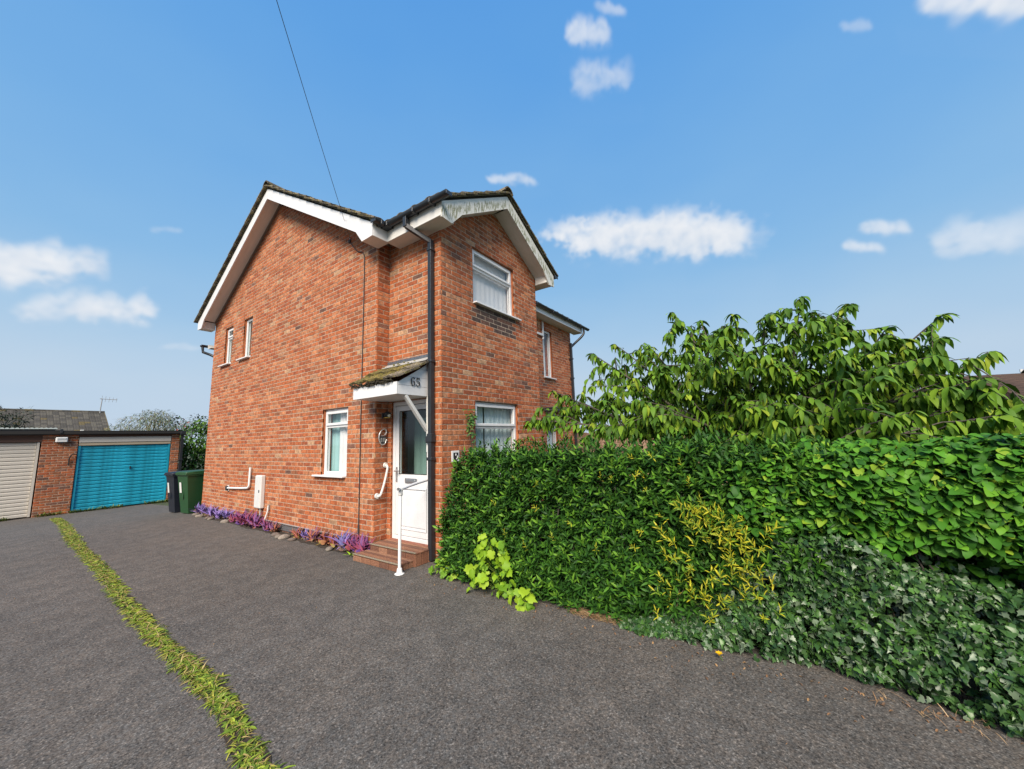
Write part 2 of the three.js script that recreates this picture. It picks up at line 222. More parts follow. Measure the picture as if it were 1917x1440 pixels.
// walls that close the house at the back, right and inside
mesh('back_wall', merge([box(XE - .3, SO + .4, .2, XE / 2, SO / 2, -GL + .11), box(.2, SO + .3, GL - .2, XE - .1, SO / 2, -GL / 2), box(.2, SO + .2, ED - .25, EX1 - .11, SO / 2, ED / 2 - .12)]), reveal, house);
mesh('floor_slab', merge([box(XE - .5, .16, GL - .5, XE / 2, 2.62, -GL / 2), box(EW - .5, .16, ED + .2, EC, 2.62, ED / 2 - .22), box(XE - .5, .1, GL - .5, XE / 2, SO + .12, -GL / 2), box(EW - .5, .1, ED + .2, EC, SO + .12, ED / 2 - .22), box(XE - .5, .1, GL - .5, XE / 2, .1, -GL / 2)]), darkRoom, house);
mesh('damp_course', merge([box(.012, .012, GL - .02, -.005, .143, -GL / 2), box(.010, .09, 3.2, -.008, .08, -1.7)]), M([.13, .125, .13], { map: grainMap, roughness: .9 }), house);
mesh('mortar_line', box(.020, .012, GL - .3, -.006, .155, -GL / 2 + .1), M([.50, .45, .42], { map: grainMap, roughness: .95 }), house);

function curtainGeo(w, h, folds, amp, seed) { const r = rng(seed), n = folds * 6, ph = [...Array(5)].map(() => r() * 6), g = new THREE.PlaneGeometry(w, h, n, 3), p = g.attributes.position; for (let i = 0; i < p.count; i++) { const x = p.getX(i) / w * folds * 6.283; p.setZ(i, amp * (Math.sin(x + ph[0]) + .5 * Math.sin(x * .43 + ph[1]) + .35 * Math.sin(x * 2.3 + ph[2]))); } g.computeVertexNormals(); return g; }
// local: x along the wall, y up, z outward; the group sits at the wall
function makeWindow(wallPos, rotY, s0, s1, y0, y1, o = {}) {
  const g = part('window', house, wallPos, rotY), w = s1 - s0, h = y1 - y0, cx = (s0 + s1) / 2, z = -.055, ty = o.transom === undefined ? .68 : o.transom, f = .055, pg = [];
  const bars = (a, b, c, d, t, zf, dep) => [rbox(b - a, t, dep, (a + b) / 2, c + t / 2, zf - dep / 2), rbox(b - a, t, dep, (a + b) / 2, d - t / 2, zf - dep / 2), rbox(t, d - c - 2 * t, dep, a + t / 2, (c + d) / 2, zf - dep / 2), rbox(t, d - c - 2 * t, dep, b - t / 2, (c + d) / 2, zf - dep / 2)];
  const fr = bars(s0 + .003, s1 - .003, y0 + .02, y1 - .003, f, z, .07), tyy = y0 + .02 + (h - .02) * ty;
  if (ty) fr.push(rbox(w - 2 * f, .055, .062, cx, tyy, z - .035));
  mesh('frame', merge(fr), white, g);
  if (ty) { mesh('sash', merge(bars(s0 + f - .012, s1 - f + .012, tyy + .012, y1 - f + .010, .042, z + .018, .03)), white, g); mesh('pane', new THREE.PlaneGeometry(w - 2 * f - .02, y1 - f - tyy - .03).translate(cx, (y1 - f + tyy) / 2 + .01, z - .012), o.glass || glass, g); }
  const pt = ty ? tyy - .02 : y1 - f; mesh('pane', new THREE.PlaneGeometry(w - 2 * f + .01, pt - y0 - f - .01).translate(cx, (pt + y0 + f) / 2 + .01, z - .03), o.glass || glass, g);
  mesh('bead', merge(bars(s0 + f - .006, s1 - f + .006, y0 + f + .01, pt + .004, .010, z - .022, .012)), blackMatte, g);
  const l = o.sillL === undefined ? .04 : o.sillL, rr = o.sillR === undefined ? .04 : o.sillR;
  mesh('sill', merge([rbox(w + l + rr, .028, .10, cx + (rr - l) / 2, y0 + .008, .018, .008), rbox(w - .004, .02, .12, cx, y0 + .012, -.09)]), white, g);
  for (const c of o.curtains || []) { const cw = (c[1] - c[0]) * w, cm = mesh('curtain', curtainGeo(cw, h + .40, Math.max(2, Math.round(cw / (c[4] || .13))), c[3] || .014, c[5] || 3), c[2], g); cm.position.set(s0 + w * (c[0] + c[1]) / 2, (y0 + y1) / 2 + .10, z - (c[6] || .13)); }
  return g;
}
const GP = [0, 0, -GL];
makeWindow(GP, R90, ...HW[0], { transom: .735, sillL: .17, sillR: -.01, curtains: [[.0, .46, tealM, .010, .12, 5], [.40, 1.02, netM, .012, .10, 6, .10]] });
makeWindow(GP, R90, ...HW[1], { transom: .72, sillL: .17, sillR: -.01, glass: frosted, curtains: [[-.05, 1.05, paleBlind, .004, .3, 7, .16]] });
makeWindow(GP, R90, ...HW[2], { transom: 0, sillL: .17, sillR: -.01, glass: frosted, curtains: [[-.05, 1.05, paleBlind, .004, .3, 8, .16]] });
makeWindow([EX0, 0, ED], 0, ...FW[0], { transom: .66, sillL: .0, sillR: .13, curtains: [[0, 1, netM, .004, .13, 9, .10]] });
makeWindow([EX0, 0, ED], 0, ...FW[1], { transom: .66, sillL: .04, sillR: .06, curtains: [[0, .34, M([.42, .56, .57], { roughness: .95 }), .008, .12, 10, .13], [.37, 1.0, M([.50, .62, .63], { roughness: .95 }), .009, .13, 12, .13]] });
makeWindow([0, 0, 0.004], 0, ...RW[0], { transom: 0, sillL: .02, sillR: .09, curtains: [[0, .8, netM, .016, .12, 13]] });
makeWindow([0, 0, 0.004], 0, ...RW[1], { transom: .62, sillL: .02, sillR: .06, curtains: [[0, 1, M([.40, .52, .58], { roughness: .95 }), .016, .14, 14]] });
mesh('window_hood', merge([rbox(.85, .03, .34, 5.46, 2.33, .17, .01), rbox(.80, .06, .30, 5.46, 2.285, .15, .01)]), leadM, house);
mesh('mullion_post', merge([rbox(.05, .50, .04, 5.14, 4.44, .03), rbox(.34, .06, .05, 4.98, 4.30, .035)]), white, house);

// door: local x along the porch wall, z outward
{
  const d = part('door', house, [EX0, 0, 0], R90), a = .093, b = .982, y0 = .168, y1 = 2.187, z = -.03;
  const ring = (p, q, r, s, t, zf, dep) => merge([rbox(q - p, t, dep, (p + q) / 2, r + t / 2, zf - dep / 2), rbox(q - p, t, dep, (p + q) / 2, s - t / 2, zf - dep / 2), rbox(t, s - r - 2 * t, dep, p + t / 2, (r + s) / 2, zf - dep / 2), rbox(t, s - r - 2 * t, dep, q - t / 2, (r + s) / 2, zf - dep / 2)]);
  mesh('frame', ring(a, b, y0, y1, .058, z, .07), white, d);
  mesh('door_leaf', merge([ring(a + .062, b - .062, y0 + .064, y1 - .064, .082, z - .006, .05), rbox(b - a - .28, .20, .05, (a + b) / 2, 1.005, z - .031), rbox(b - a - .30, .60, .04, (a + b) / 2, .62, z - .036)]), white, d);
  mesh('lower_panel', merge([ring(a + .150, b - .150, y0 + .150, .912, .022, z + .002, .014), rbox(b - a - .36, .50, .012, (a + b) / 2, .615, z - .010, .005)]), white, d);
  mesh('pane', new THREE.PlaneGeometry(b - a - .28, .95).translate((a + b) / 2, 1.575, z - .03), frosted, d);
  mesh('glazing_bead', ring(a + .140, b - .140, 1.10, y1 - .142, .012, z - .004, .012), blackMatte, d);
  const lb = mesh('letterbox', merge([rbox(.26, .068, .012, (a + b) / 2 - .02, 1.015, z + .006, .008), rbox(.20, .040, .012, (a + b) / 2 - .02, 1.012, z + .014, .008)]), steel, d);
  mesh('handle', merge([rbox(.030, .22, .012, a + .102, 1.10, z + .004, .008), rbox(.115, .020, .018, a + .150, 1.15, z + .048, .008), rbox(.018, .018, .045, a + .102, 1.15, z + .026, .006)]), steel, d);
  mesh('threshold', rbox(b - a, .03, .16, (a + b) / 2, .158, -.02), M([.36, .13, .075], { map: grainMap }), d);
  const hc = mesh('hall_curtain', curtainGeo(.5, 1.1, 3, .008, 21), M([.24, .36, .33], { roughness: .95 }), d); hc.position.set(.36, 1.4, -.42);
  mesh('hall_wall', merge([box(2.2, 2.3, .05, -.2, 1.35, -1.5)]), M([.36, .44, .41], { roughness: 1 }), d);
}

// roofs ---------------------------------------------------------------
const waveShape = (() => { const s = new THREE.Shape(), n = 12, f = (t) => .016 * Math.pow(Math.max(0, Math.sin(t * Math.PI * 2 - .6)), 1.3) ; s.moveTo(0, 0); for (let i = 0; i <= n; i++) s.lineTo(i / n * .305, .002 + f(i / n)); for (let i = n; i >= 0; i--) s.lineTo(i / n * .305, -.020 + f(i / n) * .5); return s; })();
const tileGeo = (() => { const g = new THREE.ExtrudeGeometry(waveShape, { depth: .40, bevelEnabled: true, bevelSize: .003, bevelThickness: .003, bevelSegments: 1, curveSegments: 2 }); return g; })();
function tileSlope(roof, o, X, d, n, width, slope, gauge, ownCol, mats, seed, skip) {
  const r = rng(seed), rows = Math.ceil(slope / gauge), cols = Math.round(width / .30), rest = mats.map(() => []);
  for (let i = 0; i < rows; i++) for (let j = 0; j < cols; j++) {
    const tl = d.clone().multiplyScalar(Math.min(i * gauge, slope - .39)).addScaledVector(X, j * width / cols).addScaledVector(n, .028 + (r() - .5) * .008).add(o);
    if (skip && skip(tl.clone().addScaledVector(d, .36).addScaledVector(X, .15))) continue;
    const zz = d.clone().addScaledVector(n, .075 + (r() - .5) * .016).normalize(), xx = X.clone(), yy = zz.clone().cross(xx).normalize();
    const m = new THREE.Matrix4().makeBasis(xx, yy, zz).setPosition(tl), k = Math.floor(r() * mats.length);
    if (ownCol(j, cols, i, rows)) { const t = mesh('roof_tile', tileGeo, mats[k], roof); t.applyMatrix4(m); } else rest[k].push(tileGeo.clone().applyMatrix4(m));
  }
  rest.forEach((l, k) => { if (l.length) mesh('tile_field', merge(l), mats[k], roof).userData.kind = 'stuff'; });
}
const cs = Math.cos(30.2 * Math.PI / 180), sn = Math.sin(30.2 * Math.PI / 180);
const RY = SO + .22 + (GL / 2 + .28) * TAN;      // top line of the deck at the ridge of the long roof
const roof = part('roof', house);
{
  const y0 = SO + .22, zf = .30, zb = -GL - .30, ov = -.30, zc = -GL / 2;
  const deck = extr([[-zf, y0 - .02], [-zc, y0 - .02 + (zf - zc) * TAN], [-zb, y0 - .02], [-zb - .06, y0 - .02], [-zc, y0 - .055 + (zf - zc) * TAN], [-zf + .06, y0 - .02]], XE + .2 - ov); deck.rotateY(Math.PI / 2); deck.translate(ov, 0, 0); mesh('deck', deck, M([.13, .12, .10], { roughness: 1 }), roof);
  const top = V(ov - .06, y0 + (zf - zc) * TAN, zc), sl = (zf - zc + .06) / cs;
  tileSlope(roof, top, V(1, 0, 0), V(0, -sn, cs), V(0, cs, sn), XE + .5, sl, .335, (j) => j === 0, roofTileM, 61);
  tileSlope(roof, top.clone().add(V(XE + .5, 0, 0)), V(-1, 0, 0), V(0, -sn, -cs), V(0, cs, -sn), XE + .5, sl, .335, (j, c) => j === c - 1, roofTileM, 62);
  const arc = new THREE.Shape(); arc.absarc(0, -.03, .125, 0.15, Math.PI - .15, false); arc.absarc(0, -.03, .105, Math.PI - .15, 0.15, true);
  const rg = new THREE.ExtrudeGeometry(arc, { depth: .43, bevelEnabled: false, curveSegments: 10 });
  for (let i = 0; i < 16; i++) { const m = mesh('ridge_tile', rg, roofTileM[(i * 3 + 1) % 4], roof); m.rotation.y = Math.PI / 2; m.position.set(ov - .06 + i * .445, top.y + .035, zc); }
  // the projecting gable's roof runs back into the long roof
  const ex0 = EX0 - .30, ex1 = EX1 + .30, fz = ED + .30, bz = -1.5;
  { const ty_ = y0 - .02 + (EC - ex0) * TAN, zv = zf - (ty_ - y0 + .02) / TAN, q = (x) => [x, y0 - .02, fz, EC, ty_, fz, EC, ty_, zv, x, y0 - .02, fz, EC, ty_, zv, x, y0 - .02, zf], g = new THREE.BufferGeometry(); g.setAttribute('position', new THREE.Float32BufferAttribute([...q(ex0), ...q(ex1)], 3)); g.setAttribute('uv', new THREE.Float32BufferAttribute(new Array(24).fill(0), 2)); g.computeVertexNormals(); mesh('deck', g, M([.13, .12, .10], { roughness: 1 }), roof); }
  const below = (p) => p.y < y0 + (zf - p.z) * TAN - .02;
  const t2 = V(EC, y0 + (EC - ex0) * TAN, 0), sl2 = (EC - ex0 + .05) / cs;
  tileSlope(roof, V(EC, t2.y, bz), V(0, 0, 1), V(-cs, -sn, 0), V(-sn, cs, 0), fz + .05 - bz, sl2, .335, (j, c) => j >= c - 1, roofTileM, 63, below);
  tileSlope(roof, V(EC, t2.y, fz + .05), V(0, 0, -1), V(cs, -sn, 0), V(sn, cs, 0), fz + .05 - bz, sl2, .335, (j) => j === 0, roofTileM, 64, below);
  for (let i = 0; i < 6; i++) { const m = mesh('ridge_tile', rg, roofTileM[(i + 3) % 4], roof); m.position.set(EC, t2.y + .03, fz + .05 - .43 - i * .445); }
  // pale bedding mortar under the verge tiles
  const bed = (x0, y0_, x1, y1_) => extr([[x0, y0_], [x1, y1_], [x1, y1_ + .026], [x0, y0_ + .026]], .05);
  const vergeM = M([.38, .36, .29], { map: roofMap, roughness: 1 }), vg = merge([bed(ex0, y0 + .0, EC, t2.y), bed(EC, t2.y, ex1, y0)]); vg.translate(0, 0, fz - .03); mesh('verge_mortar', vg, vergeM, roof);
  const vl = merge([bed(-zf, y0, -zc, top.y), bed(-zc, top.y, -zb, y0)]); vl.rotateY(Math.PI / 2); vl.translate(ov - .02, 0, 0); mesh('verge_mortar', vl, vergeM, roof);
}
// bargeboards, soffits, fascias
{
  const y0 = SO + .20, zf = .28, zb = -GL - .28, zc = -GL / 2, ty = y0 + (zf - zc) * TAN, w = .20 / cs;
  // outline in (-z, y) so that rotating by +90 degrees faces -x
  const board = extr([[-zf, SO - .005], [-zf, y0], [-zc, ty], [-zb, y0], [-zb, SO - .005], [-zb - .27, SO - .015], [-zb - .44, SO + .20], [-zc, ty - w], [-zf + .44, SO + .20], [-zf + .27, SO - .015]], .024);
  board.rotateY(Math.PI / 2); board.translate(-.304, 0, 0); mesh('bargeboard', board, white, house);
  for (const s of [-1, 1]) { // sloping soffit between board and wall
    const z1 = s < 0 ? zb + .30 : zf - .30, dz = zc - z1, L = Math.hypot(dz, dz * TAN), g = box(.282, .014, L - .02); g.rotateX(s < 0 ? -Math.atan(TAN) : Math.atan(TAN)); g.translate(-.140, (SO + .115 + .12 + ty - w) / 2 - .02 + .035, (z1 + zc) / 2); mesh('verge_soffit', g, soffitM, house);
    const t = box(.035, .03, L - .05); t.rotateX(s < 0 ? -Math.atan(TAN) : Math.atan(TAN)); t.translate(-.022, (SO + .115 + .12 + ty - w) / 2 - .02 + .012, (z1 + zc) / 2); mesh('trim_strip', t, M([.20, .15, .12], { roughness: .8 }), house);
  }
  // boxed eaves of the long roof
  mesh('eaves_box', merge([box(.28 - .004, .19, .27, -.142, SO + .095, zb + .14)]), whiteOld, house);
  mesh('eaves_soffit', box(EX0 + .05, .016, .27, -.28 + (EX0 + .05) / 2, SO, .137), soffitM, house); mesh('eaves_soffit', box(XE + .26 - EX1, .016, .285, (XE + .26 + EX1) / 2, SO + .06, .142), soffitM, house);
  mesh('fascia', box(.255, .205, .022, -.153, SO + .098, .272), white, house); mesh('fascia', box(XE + .26 - EX1 - .25, .17, .022, (XE + .26 + EX1 + .25) / 2, SO + .135, .285), white, house); mesh('fascia', box(.02, .19, .29, XE + .25, SO + .14, .145), white, house);
  // projecting gable
  const ex0 = EX0 - .265, ex1 = EX1 + .265, yt = SO + .20, et = yt + (EC - ex0) * TAN, fz = ED + .285, wv = .20 / cs;
  const b2 = extr([[ex0, SO - .03], [ex0, yt], [EC, et], [ex1, yt], [ex1, SO - .03], [ex1 - .20, SO - .045], [ex1 - .40, SO + .19], [EC, et - wv], [ex0 + .42, SO + .195], [ex0 + .20, SO - .045]], .024);
  { const p = b2.attributes.position, uv = b2.attributes.uv; for (let i = 0; i < p.count; i++) { const x = p.getX(i), y = p.getY(i), roofY = et - Math.abs(x - EC) * TAN; uv.setXY(i, x * 1.05, cl((roofY - y) / .25)); } }
  b2.translate(0, 0, fz - .012); mesh('bargeboard', b2, bargeStain, house);
  for (const s of [-1, 1]) { const dx = EC - ex0 - .10, L = dx / cs, g = box(L, .014, .282); g.rotateZ(s < 0 ? Math.atan(TAN) : -Math.atan(TAN)); g.translate(EC + s * (dx / 2 + .02), et - wv - (dx / 2 + .02) * TAN + .030, ED + .141); mesh('verge_soffit', g, soffitM, house); }
  mesh('eaves_soffit', box(.27, .016, ED - .27 + .272, EX0 - .128, SO + .001, .27 + (ED) / 2 - .005), soffitM, house); mesh('eaves_soffit', box(.26, .016, ED + .26, EX1 + .13, SO + .001, ED / 2 + .13), soffitM, house);
  mesh('fascia', merge([box(.022, .20, ED + .29 - .285, EX0 - .257, SO + .096, .283 + (ED + .005) / 2)]), whiteOld, house);
  mesh('kneeler_box', merge([box(.26, .19, .26, EX1 + .125, SO + .09, ED + .14)]), soffitM, house);
}
// gutters and downpipes
const gut = (L) => { const s = new THREE.Shape(); s.absarc(0, 0, .058, Math.PI, 2 * Math.PI, false); s.lineTo(.050, 0); s.absarc(0, 0, .050, 2 * Math.PI, Math.PI, true); return new THREE.ExtrudeGeometry(s, { depth: L, bevelEnabled: false, curveSegments: 8 }); };
{
  const gyy = SO + .225, a = gut(.30); a.rotateY(Math.PI / 2); a.translate(-.34, gyy, .345);
  const b = gut(ED + .20); b.translate(EX0 - .33, gyy, .30);
  const lip = []; for (const z of [.42, 1.0, 1.35]) lip.push(rbox(.135, .075, .035, EX0 - .33, gyy - .028, z, .01));
  lip.push(rbox(.05, .075, .135, -.22, gyy - .028, .345, .01), rbox(.012, .06, .115, -.342, gyy - .03, .345, .004), rbox(.115, .06, .012, EX0 - .33, gyy - .03, ED + .50, .004), rbox(.13, .072, .13, EX0 - .33, gyy - .028, .345, .012));
  mesh('gutter', merge([a, b, ...lip]), blackP, house);
  const c = gut(XE + .55 - EX1); c.rotateY(Math.PI / 2); c.translate(EX1 + .02, SO + .23, .36); const l2 = []; for (let i = 0; i < 5; i++) l2.push(rbox(.03, .075, .135, EX1 + .5 + i * .85, SO + .205, .36, .01)); mesh('gutter', merge([c, ...l2]), blackP, house);
  const d = gut(ED + .45); d.translate(EX1 + .33, gyy, -.12); mesh('gutter', merge([d, rbox(.115, .06, .012, EX1 + .33, gyy - .03, ED + .33, .004)]), blackP, house);
  // square downpipe down the porch wall
  const px = EX0 - .062, pz = 1.035, P = (x, y, z) => V(x, y, z), S = [];
  S.push(bar(P(EX0 - .33, gyy - .03, .80), P(EX0 - .33, gyy - .20, .80), .066, .066), bar(P(EX0 - .33, gyy - .18, .80), P(px, gyy - .40, pz), .064, .064), bar(P(px, gyy - .38, pz), P(px, .02, pz), .066, .066));
  for (const y of [4.38, 2.70, 1.335, 1.62]) S.push(rbox(.086, y === 1.62 ? .12 : .045, .094, px, y, pz, .01));
  mesh('downpipe', merge(S), blackP, house);
  mesh('pipe_bracket', merge([rbox(.06, .10, .05, px - .005, 1.60, pz - .065, .02)]), blackP, house);
  // far downpipe with swan neck
  mesh('downpipe', merge([tube([V(XE + .22, SO + .17, .36), V(XE + .22, SO + .02, .36), V(XE + .02, SO - .30, .12), V(XE - .12, SO - .42, .07)], .036, 20, 8), bar(V(XE - .12, SO - .30, .065), V(XE - .12, .0, .065), .066, .066), rbox(.1, .05, .1, XE - .12, 3.9, .06), rbox(.1, .05, .1, XE - .12, 3.3, .06)]), blackP, house);
  // rear gutter and fascia below the far end of the gable
  mesh('rear_eaves', merge([box(1.6, .10, .025, .74, 4.26, -GL - .235), box(1.6, .016, .22, .74, 4.205, -GL - .12)]), whiteOld, house);
  const e = gut(1.75); e.rotateY(Math.PI / 2); e.translate(-.20, 4.30, -GL - .31); mesh('rear_gutter', merge([e, tube([V(-.16, 4.27, -GL - .31), V(-.16, 4.12, -GL - .29), V(.10, 3.98, -GL - .12), V(.14, 3.8, -GL - .07), V(.14, .3, -GL - .07)], .034, 24, 8)]), blackP, house);
}
// wall cable on the gable
mesh('wall_cable', merge([tube([V(-.012, 5.06, -.80), V(-.012, 4.80, -.55), V(-.012, 4.72, -.37), V(-.012, 4.5, -.355), V(-.012, 2, -.352), V(-.012, .12, -.345)], .008, 40, 6), rbox(.03, .05, .06, -.015, 5.07, -.80, .006), box(.014, .14, .03, -.012, .30, -.345)]), M([.05, .040, .038], { roughness: .7 }), house);

// porch canopy --------------------------------------------------------
const canopy = part('porch_canopy', house);
{
  const x0 = -.35, z0 = -.02, z1 = .955, yb = 2.20, yf = 2.365, yw = 2.70, a = Math.atan2(yw - yf, EX0 - x0), c = Math.cos(a), s = Math.sin(a);
  mesh('fascia', rbox(.022, yf - yb, z1 - z0, x0, (yf + yb) / 2, (z0 + z1) / 2, .004), white, canopy);
  mesh('soffit', box(EX0 - x0 - .03, .012, z1 - z0 - .02, (EX0 + x0) / 2, yb + .008, (z0 + z1) / 2), whiteOld, canopy);
  const yAt = (x) => yf + (x - x0) * (yw - yf) / (EX0 - x0);
  for (const [zz, f] of [[z1 - .008, 1], [z0 + .02, 0]]) for (let i = 0; i < 4; i++) { // shiplap boards
    const ya = yb + .004 + i * .125, yc = Math.min(ya + .121, yw), xa = Math.max(x0 + .014, x0 + (ya - yf) / (yw - yf) * (EX0 - x0) + .02), xc = Math.max(x0 + .014, x0 + (yc - yf) / (yw - yf) * (EX0 - x0) + .02); if (xa > EX0 - .04) continue;
    const pts = [[xa, ya], [EX0 - .006, ya], [EX0 - .006, yc]]; if (xc < EX0 - .02) pts.push([xc, yc]); if (ya < yf && yc > yf) pts.push([x0 + .014, yf - .004]);
    const g = extr(pts, .016); g.translate(0, 0, zz - .008 - (f ? i * .0015 : 0)); mesh('cladding_board', g, white, canopy); }
  const td = V(-c, -s, 0), tn = V(-s, c, 0), o = V(EX0 - .01, yw + .01, 0);
  const rr = rng(71);
  for (let i = 0; i < 2; i++) for (let j = 0; j < 4; j++) { const zz = td.clone().addScaledVector(tn, .10 + (rr() - .5) * .03).normalize(), yy = zz.clone().cross(V(0, 0, 1)).normalize(), m = new THREE.Matrix4().makeBasis(V(0, 0, 1), yy, zz).setPosition(o.clone().addScaledVector(td, i * .305 - .03).addScaledVector(tn, .028 + i * .004).add(V(0, 0, z0 - .05 + j * .265 + (rr() - .5) * .01))); const t = mesh('roof_tile', tileGeo, j === 3 ? roofTileM[3] : mossTileM[(i + j) % 3], canopy); t.applyMatrix4(m); }
  { // moss tufts grown over the tiles
    const g = [], r = rng(72); for (let k = 0; k < 170; k++) { const u = r(), v = r(); const edge = r() < .45; const q = edge ? (r() < .5 ? .97 : .52) + (r() - .5) * .03 : u; const b = new THREE.IcosahedronGeometry(.005 + r() * .009, 0); b.scale(1.3, .8, 1.5); b.translate(0, 0, 0); const p = o.clone().addScaledVector(td, q * .69 - .02).addScaledVector(tn, .045 + (q > .5 ? .012 : .03) * r() + .008).add(V(0, 0, z0 - .04 + Math.pow(v, 1.25) * .84)); b.translate(p.x, p.y, p.z); g.push(b); }
    mesh('moss', merge(g), M([.19, .165, .035], { roughness: 1 }), canopy).userData.kind = 'stuff';
    const g2 = []; for (let k = 0; k < 170; k++) { const b = new THREE.IcosahedronGeometry(.006 + r() * .010, 0); const p = o.clone().addScaledVector(td, .685 + (r() - .5) * .03).addScaledVector(tn, -.005 + r() * .05).add(V(0, 0, z0 - .04 + r() * .95)); b.translate(p.x, p.y, p.z); g2.push(b); }
    mesh('dead_moss', merge(g2), M([.035, .030, .018], { roughness: 1 }), canopy).userData.kind = 'stuff';
  }
  // stepped lead flashing against the wall
  for (let i = 0; i < 5; i++) mesh('lead_flashing', rbox(.012, .11, .215, EX0 - .014 - (i % 2) * .004, yw + .075, z0 + .10 + i * .21, .004), leadM, canopy);
  mesh('lead_apron', (() => { const g = rbox(.14, .010, z1 - z0 + .08, 0, 0, 0, .004); g.rotateZ(a); g.translate(EX0 - .07, yw + .045, (z0 + z1) / 2); return g; })(), M([.50, .49, .46], { map: grainMap, roughness: .8 }), canopy);
  mesh('brace', merge([bar(V(-.20, 2.195, z1 - .03), V(.195, 1.72, z1 - .03), .055, .045)]), whiteOld, canopy);
  mesh('wall_post', rbox(.05, .78, .05, EX0 - .03, 1.815, z1 - .002, .006), whiteOld, canopy);
  const font = await new FontLoader().loadAsync('fonts/droid/droid_serif_regular.typeface.json');
  for (const [ch, dx] of [['6', 0], ['5', .092]]) { const g = new TextGeometry(ch, { font, size: .116, depth: .006, curveSegments: 6, bevelEnabled: false }); g.translate(-.145 + dx, 2.33, z1 + .010); mesh('house_number', g, blackP, canopy); }
}
// ------------------------------------------------------------------ things on and by the house
{ // two worn brick steps
  const st = thing('door_steps', 'two shallow worn brick steps with white painted edges at the front door', 'steps', [0, 0, 0]), r = rng(81);
  const clay = [[.36, .155, .085], [.44, .20, .11], [.28, .125, .075], [.50, .25, .145]].map((c) => M(c, { map: rep(grainMap, 2), bumpMap: grainBump, bumpScale: .006, roughness: .9 })), edge = M([.62, .57, .52], { map: roofMap, roughness: .9 });
  for (const [x0, z0, z1, ya, yb, x1] of [[-.335, .03, .985, 0, .088, -.10], [-.105, .08, 1.02, .0, .168, EX0 - .01]]) {
    const s = part('step', st);
    mesh('core', box(x1 - x0 - .03, yb - .03, z1 - z0 - .03, (x0 + x1) / 2, (yb - .03) / 2, (z0 + z1) / 2), mortar, s);
    const n = 5, L = (z1 - z0) / n; for (let i = 0; i < n; i++) mesh('brick', rbox(.05, yb - .022, L - .008, x0 + .028, (yb - .022) / 2, z0 + L * (i + .5), .006), clay[Math.floor(r() * 4)], s);
    for (let i = 0; i < 3; i++) mesh('brick', rbox((x1 - x0) / 3 - .006, yb - .022, .05, x0 + (x1 - x0) * (i + .5) / 3 + .01, (yb - .022) / 2, z1 - .024, .006), clay[Math.floor(r() * 4)], s);
    const k = 4, w = (x1 - x0) / k; for (let i = 0; i < k; i++) { const q = mesh('tread_tile', rbox(w - .010, .024, z1 - z0 + .01, x0 + w * (i + .5) + .004, yb - .010 + (r() - .5) * .004, (z0 + z1) / 2, .007), clay[i % 4], s); }
    mesh('nosing', (() => { const g = rbox(.030, .012, z1 - z0 + .012, x0 + .010, yb + .001, (z0 + z1) / 2, .005); return g; })(), edge, s);
  }
}
{ const t = thing('handrail', 'white tubular handrail on a floor flange beside the front door steps', 'handrail', [-.36, 0, 1.045]), m = M([.80, .80, .78], { roughness: .35 });
  mesh('post', tube([V(0, .02, 0), V(0, .5, 0), V(.01, .99, -.005)], .019, 8, 12), m, t);
  mesh('flange', new THREE.LatheGeometry([[.0, .0], [.058, .0], [.058, .012], [.034, .022], [.030, .06], [.022, .075], [0, .075]].map((p) => new THREE.Vector2(...p)), 20), m, t);
  mesh('rail', merge([tube([V(-.055, 1.005, .03), V(.01, .995, -.005), V(.18, 1.012, -.05), V(.36, 1.03, -.09), V(.575, 1.05, -.115)], .019, 24, 12)]), M([.66, .67, .68], { roughness: .4 }), t);
  mesh('joint', merge([rbox(.052, .085, .052, .008, .955, -.004, .02), rbox(.06, .05, .06, .01, .995, -.005, .02)]), whiteOld, t); }
{ const t = thing('grab_rail', 'white plastic grab rail screwed slantwise to the brick beside the door', 'grab rail', [0, 0, .006]);
  const a = V(.185, 1.215, .055), b = V(.055, .80, .055); mesh('bar', tube([V(.185, 1.235, .012), a, V(.170, 1.14, .062), V(.10, .90, .062), b, V(.045, .80, .012)], .016, 30, 10), whiteOld, t);
  for (const p of [[.185, 1.235], [.045, .80]]) { const g = new THREE.CylinderGeometry(.036, .040, .022, 20); g.rotateX(Math.PI / 2); g.translate(p[0], p[1], .011); mesh('flange', g, whiteOld, t); } }
{ const t = thing('wall_lantern', 'small black and brass outdoor lamp under the porch canopy', 'lamp', [.135, 1.985, .012]);
  mesh('bracket', merge([rbox(.05, .08, .02, 0, 0, .006), tube([V(0, 0, .01), V(0, .03, .05), V(0, .035, .08)], .010, 10, 8)]), blackP, t);
  mesh('lantern_body', new THREE.LatheGeometry([[0, .06], [.02, .055], [.055, .03], [.058, .02], [.045, .015], [.036, -.045], [0, -.05]].map((p) => new THREE.Vector2(...p)), 16).translate(0, 0, .095), blackP, t);
  mesh('brass_rim', new THREE.TorusGeometry(.044, .010, 8, 20).rotateX(Math.PI / 2).translate(0, -.035, .095), M([.45, .31, .07], { metalness: .9, roughness: .3 }), t);
  mesh('glass_bulb', new THREE.SphereGeometry(.026, 12, 10).translate(.0, -.005, .142), M([.62, .58, .42], { roughness: .25 }), t); }
